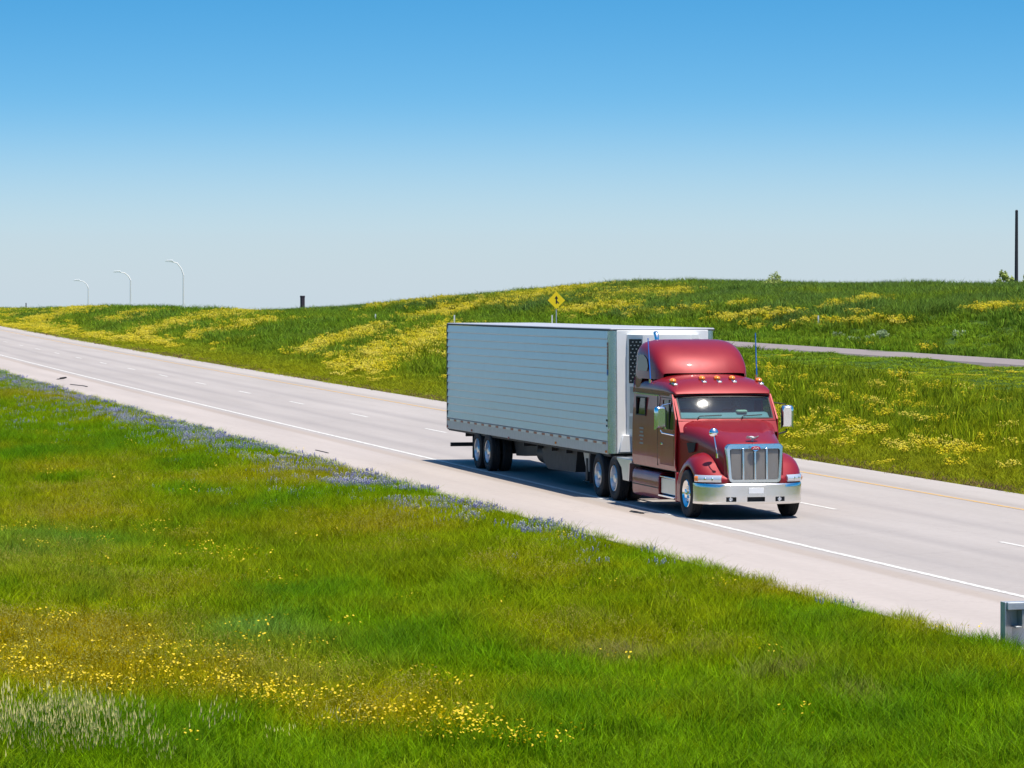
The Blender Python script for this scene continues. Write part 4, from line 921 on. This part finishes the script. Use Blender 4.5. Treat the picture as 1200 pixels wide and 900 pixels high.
def stuff(name, label, cat, P, idx, scl, tint):
    n = len(P); me = bpy.data.meshes.new(name); me.vertices.add(n); me.vertices.foreach_set('co', P.astype(np.float32).ravel())
    a = me.attributes.new('idx', 'INT', 'POINT'); a.data.foreach_set('value', idx.astype(np.int32))
    a = me.attributes.new('scl', 'FLOAT_VECTOR', 'POINT'); a.data.foreach_set('vector', scl.astype(np.float32).ravel())
    rot = np.stack([rng.normal(size=n)*.07, rng.normal(size=n)*.07, rng.uniform(0, 6.283, n)], -1)
    a = me.attributes.new('rot', 'FLOAT_VECTOR', 'POINT'); a.data.foreach_set('vector', rot.astype(np.float32).ravel())
    a = me.attributes.new('tint', 'FLOAT_COLOR', 'POINT'); a.data.foreach_set('color', np.concatenate([tint, np.ones((n, 1))], 1).astype(np.float32).ravel())
    o = bpy.data.objects.new(name, me); COL.objects.link(o); tag(o, label, cat, kind='stuff')
    g = bpy.data.node_groups.new(name, 'GeometryNodeTree')
    g.interface.new_socket('Geometry', in_out='INPUT', socket_type='NodeSocketGeometry'); g.interface.new_socket('Geometry', in_out='OUTPUT', socket_type='NodeSocketGeometry')
    nn = g.nodes.new; gi = nn('NodeGroupInput'); go_ = nn('NodeGroupOutput'); ip = nn('GeometryNodeInstanceOnPoints'); ci = nn('GeometryNodeCollectionInfo')
    ci.inputs['Collection'].default_value = PROTO; ci.inputs['Separate Children'].default_value = True; ci.inputs['Reset Children'].default_value = True
    def na_(nm, ty): q = nn('GeometryNodeInputNamedAttribute'); q.data_type = ty; q.inputs[0].default_value = nm; return [s for s in q.outputs if s.enabled][0]
    l = g.links.new; l(gi.outputs[0], ip.inputs['Points']); l(ci.outputs[0], ip.inputs['Instance']); ip.inputs['Pick Instance'].default_value = True
    l(na_('idx', 'INT'), ip.inputs['Instance Index']); l(na_('scl', 'FLOAT_VECTOR'), ip.inputs['Scale'])
    er = nn('FunctionNodeEulerToRotation'); l(na_('rot', 'FLOAT_VECTOR'), er.inputs[0]); l(er.outputs[0], ip.inputs['Rotation']); l(ip.outputs[0], go_.inputs[0])
    md = o.modifiers.new('scatter', 'NODES'); md.node_group = g; return o
def pick(c, n): return rng.choice(IDX[c], n)
def seg_field(px, py, segs, base=0.):
    out = np.full(px.shape, base, float)
    for x1, y1, x2, y2, wd, st in segs:
        dx, dy = x2-x1, y2-y1; t = np.clip(((px-x1)*dx+(py-y1)*dy)/(dx*dx+dy*dy+1e-6), 0, 1)
        d = np.abs(py-(y1+t*dy))+.35*np.abs(px-(x1+t*dx)); out = np.maximum(out, st*np.exp(-(d/wd)**2*1.6))
    return out
def blob(px, py, bl):
    out = np.zeros(px.shape)
    for x, y, rx, ry, s in bl: out = np.maximum(out, s*np.exp(-((px-x)/rx)**2-((py-y)/ry)**2))
    return out
# --- near verge
n0 = 112000
X = -35*np.exp(rng.random(n0)*math.log(260/35.)); Y = rng.uniform(-27, NEAR_E+.12, n0)+bend(X)
Z = terrain(X, Y); px, py, dd = pix(np.stack([X, Y, Z], -1))
keep = (px > -260) & (px < 1460) & (py < 1010) & (rng.random(n0) < np.clip(dd/60., .55, 1.25)/1.25)
X, Y, Z, px, py, dd = [a[keep] for a in (X, Y, Z, px, py, dd)]; n = len(X)
lat = Y-bend(X); edge = NEAR_E-lat        # metres behind the pavement edge
big = fbm(X/3.5, Y/2.2, 3); mid = fbm(X/1.1+9, Y/.8+4, 2)
G1, G2, OL, TE, DR = [np.array(c) for c in ((.180, .325, .002), (.100, .240, .002), (.42, .345, .003), (.155, .290, .038), (.34, .27, .10))]
ol = blob(px, py, [(80, 600, 110, 28, .6), (470, 640, 170, 40, .55), (640, 660, 150, 40, .5), (60, 770, 200, 75, .95), (280, 800, 140, 45, .8), (60, 700, 80, 14, .6), (440, 850, 150, 35, .8), (100, 560, 130, 22, .35), (360, 560, 160, 22, .5), (250, 695, 120, 14, .35), (900, 700, 120, 22, .5), (1080, 745, 90, 20, .4), (60, 470, 90, 20, .5), (750, 730, 160, 40, .35)])
lush = blob(px, py, [(270, 625, 170, 30, .9), (470, 680, 150, 30, .6), (60, 540, 110, 26, .8), (560, 760, 160, 40, .5), (830, 695, 90, 18, .6), (1080, 790, 160, 40, .75), (330, 720, 90, 18, .5), (120, 870, 120, 25, .8), (620, 860, 120, 40, .5), (960, 860, 150, 40, .5)])
te = blob(px, py, [(40, 655, 90, 24, .9), (130, 690, 60, 18, .5), (290, 760, 90, 22, .95), (350, 800, 80, 18, .5), (30, 610, 40, 10, .3)])
dr = blob(px, py, [(720, 778, 60, 10, .8), (810, 775, 40, 8, .6), (920, 800, 50, 12, .7), (690, 740, 40, 8, .5), (1010, 830, 40, 16, .5)])
ol = np.clip(ol*1.15+(big-.5)*1.1, 0, 1); lush = np.clip(lush*1.2+(mid-.50)*1.3+(.5-big)*.6, 0, 1)*(1-ol*.6); te = np.clip(te*.75*np.clip(.4+1.2*mid, 0, 1.2)+(mid-.5)*.2, 0, 1); dr = np.clip(dr+(rng.random(n)-.85)*.6, 0, 1)
T = G1+np.zeros((n, 3)); 
for wgt, c in ((lush, G2), (ol, OL), (te, TE), (dr, DR)): T = T*(1-wgt[:, None])+c*wgt[:, None]
T *= .93*rng.uniform(.7, 1.3, (n, 1))
idx = np.where(rng.random(n) < np.clip(.25+lush*.7+te*.4, 0, 1), pick('b', n), pick('a', n))
fl = seg_field(px, py, [(0, 800, 130, 830, 18, .55), (160, 805, 330, 850, 14, .75), (330, 850, 600, 890, 16, .9), (400, 870, 640, 900, 14, .7), (0, 770, 300, 800, 45, .16), (180, 640, 300, 690, 30, .06), (480, 810, 570, 850, 20, .10), (900, 790, 925, 796, 7, .35), (20, 640, 70, 660, 10, .15)], .004)
isf = rng.random(n) < .75*fl*np.clip((mid-.25)*2.6, 0, 1); idx = np.where(isf, pick('e', n), idx)
isw = (~isf) & (rng.random(n) < np.clip(ol*.6-.15, 0, .45)); idx = np.where(isw, pick('i', n), idx)
sd = blob(px, py, [(30, 885, 85, 22, 1.0), (120, 900, 70, 12, .6), (330, 885, 140, 12, .14)]); iss = rng.random(n) < np.clip(sd*.7, 0, .8); idx = np.where(iss, pick('h', n), idx)
bb = np.exp(-((edge-1.1)/1.0)**2)*np.clip((-X-62)/40, 0, 1)*.85+blob(px, py, [(325, 603, 35, 7, .7), (440, 573, 110, 16, .55), (640, 628, 45, 10, .30), (560, 597, 60, 14, .35), (1010, 714, 26, 8, .5), (1175, 750, 10, 6, .3), (60, 490, 130, 22, .35), (200, 520, 120, 18, .3), (240, 585, 40, 10, .25)])
isb = (~isf) & (rng.random(n) < bb*np.clip((mid-.38)*3.0, 0, 1)); idx = np.where(isb, pick('f', n), idx)
T = np.where(isb[:, None], T*.75+np.array([.03, .05, .02])*.25, T)
sc = (np.clip(.75+edge*.14, .6, 1.1)+.25*lush)*rng.uniform(.75, 1.25, n)
S = np.stack([np.maximum(.9, sc), np.maximum(.9, sc), sc], -1); S[isb] = rng.uniform(.8, 1.15, (isb.sum(), 1))
P = np.stack([X, Y, Z-.01], -1); gm = ~(isf | isb)
stuff('verge_grass', 'green and olive grass covering the near verge', 'grass', P[gm], idx[gm], S[gm], T[gm])
stuff('yellow_wildflowers', 'small yellow wildflowers scattered through the near grass', 'flowers', P[isf], idx[isf], S[isf], T[isf])
stuff('bluebonnet_flowers', 'blue lupin flowers massed along the near pavement edge', 'flowers', P[isb], idx[isb], S[isb], T[isb])
# --- far banks
n0 = 190000
X = -72*np.exp(rng.random(n0)*math.log(600/72.)); Y = FAR_E+.1+rng.random(n0)**1.15*80+bend(X)
Z = terrain(X, Y); px, py, dd = pix(np.stack([X, Y, Z], -1)); lat = Y-bend(X)
ramp_b = bend(X)*.5
onramp = (Y-ramp_b > 39.6) & (Y-ramp_b < 44.8)
keep = (px > -220) & (px < 1420) & ~onramp & (rng.random(n0) < np.clip(2.2/(lat-FAR_E+1.5)+.42, 0, 1))
X, Y, Z, px, py, dd, lat = [a[keep] for a in (X, Y, Z, px, py, dd, lat)]; n = len(X)
big = fbm(X/11, Y/4, 3); mid = fbm(X/3+9, Y/1.6+4, 2)
yb = [(43,378,110,362,6,.9),(0,381,150,400,4,.95),(150,400,205,408,4,.8),(130,380,170,370,5,.85),(163,397,233,377,6,.9),(233,377,313,366,6,.9),(227,398,317,380,5,.75),(0,366,67,361,5,.7),(67,362,120,359,4,.7),(363,415,440,392,7,.85),(433,430,527,397,18,.7),(480,374,620,352,8,.95),(620,352,700,335,8,.95),(433,362,533,352,3,.8),(690,350,800,345,7,.8),(660,368,740,362,6,.9),(740,372,830,366,5,.6),(840,378,930,371,5,.95),(930,383,1056,380,4,.9),(972,366,1026,354,4,.9),(1134,368,1200,365,4,.95),(1200,365,1300,362,4,.9),(864,362,882,361,3,.8),(1000,369,1012,369,3,.8),(1035,356,1046,356,3,.6),(880,388,930,388,4,.5),(560,345,640,341,4,.7),(700,333,760,331,3,.6),(985,335,1000,335,2.5,.6)]
yf = seg_field(px, py, yb)*np.clip((big-.25)*2.6+.35, .2, 1)
low = sstep(395, 430, py)*(px > 820); yf = np.maximum(yf, low*np.clip((fbm(X/6, Y/2.5)-.45)*.4, 0, .05))
yf = np.maximum(yf, (px < 560)*sstep(13, 17, lat)*np.clip((big-.5)*.4, 0, .05))
verge = 1-sstep(12.3, 16.5, lat)
A, B_, Cc, Vv = [np.array(c) for c in ((.140, .240, .014), (.098, .168, .036), (.270, .265, .008), (.250, .255, .008))]
wB = np.clip((lat > 50)*.55+(mid-.45)*1.2+(.5-big)*.8, 0, 1); wC = np.clip(yf*.9+(big-.5)*.6, 0, .9)
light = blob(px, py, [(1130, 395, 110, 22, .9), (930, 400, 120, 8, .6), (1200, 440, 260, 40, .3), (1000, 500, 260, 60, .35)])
yg = np.clip(sstep(425, 470, py)*(px > 820)*(.25+.9*big)+blob(px, py, [(430, 440, 160, 22, .55), (1000, 440, 200, 14, .5)])*(.3+1.1*big), 0, .85)
T = A+np.zeros((n, 3))
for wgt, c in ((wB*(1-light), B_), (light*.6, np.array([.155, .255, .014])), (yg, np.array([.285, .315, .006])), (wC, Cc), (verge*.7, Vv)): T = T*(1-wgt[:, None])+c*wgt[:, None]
soil = (np.abs(lat-FAR_E-.45) < .5) & (rng.random(n) < .35); T[soil] = np.array([.16, .10, .055])
T *= rng.uniform(.72, 1.28, (n, 1))
idx = np.where((rng.random(n) < np.clip(.35+.5*(lat > 50)-verge-light*.6, 0, 1)), pick('d', n), pick('c', n))
nearb = (dd < 130) & (lat < 26); idx = np.where(nearb & (rng.random(n) < .55), pick('b', n), idx)
ismu = rng.random(n) < yf*(1-verge*.75)*.85; idx = np.where(ismu, pick('g', n), idx)
sc = np.clip(.45+(lat-FAR_E)*.10, .45, 1.0)*rng.uniform(.7, 1.25, n); sc = np.where(light > .5, sc*.6, sc)
sc = sc*(1-.8*((lat > 31) & (lat < 41.5))*sstep(260, 180, dd)); xs_ = np.clip(dd/160, .85, 1.8); S = np.stack([xs_, xs_, sc], -1)
P = np.stack([X, Y, Z-.01], -1); gm = ~ismu
stuff('bank_grass', 'tall green grass and weeds covering the far banks', 'grass', P[gm], idx[gm], S[gm], T[gm])
S2 = S[ismu]; S2[:, :2] = np.clip(S2[:, :2], .8, 1.3)
stuff('mustard_flowers', 'yellow mustard flowers in bands on the far banks', 'flowers', P[ismu], idx[ismu], S2, T[ismu])
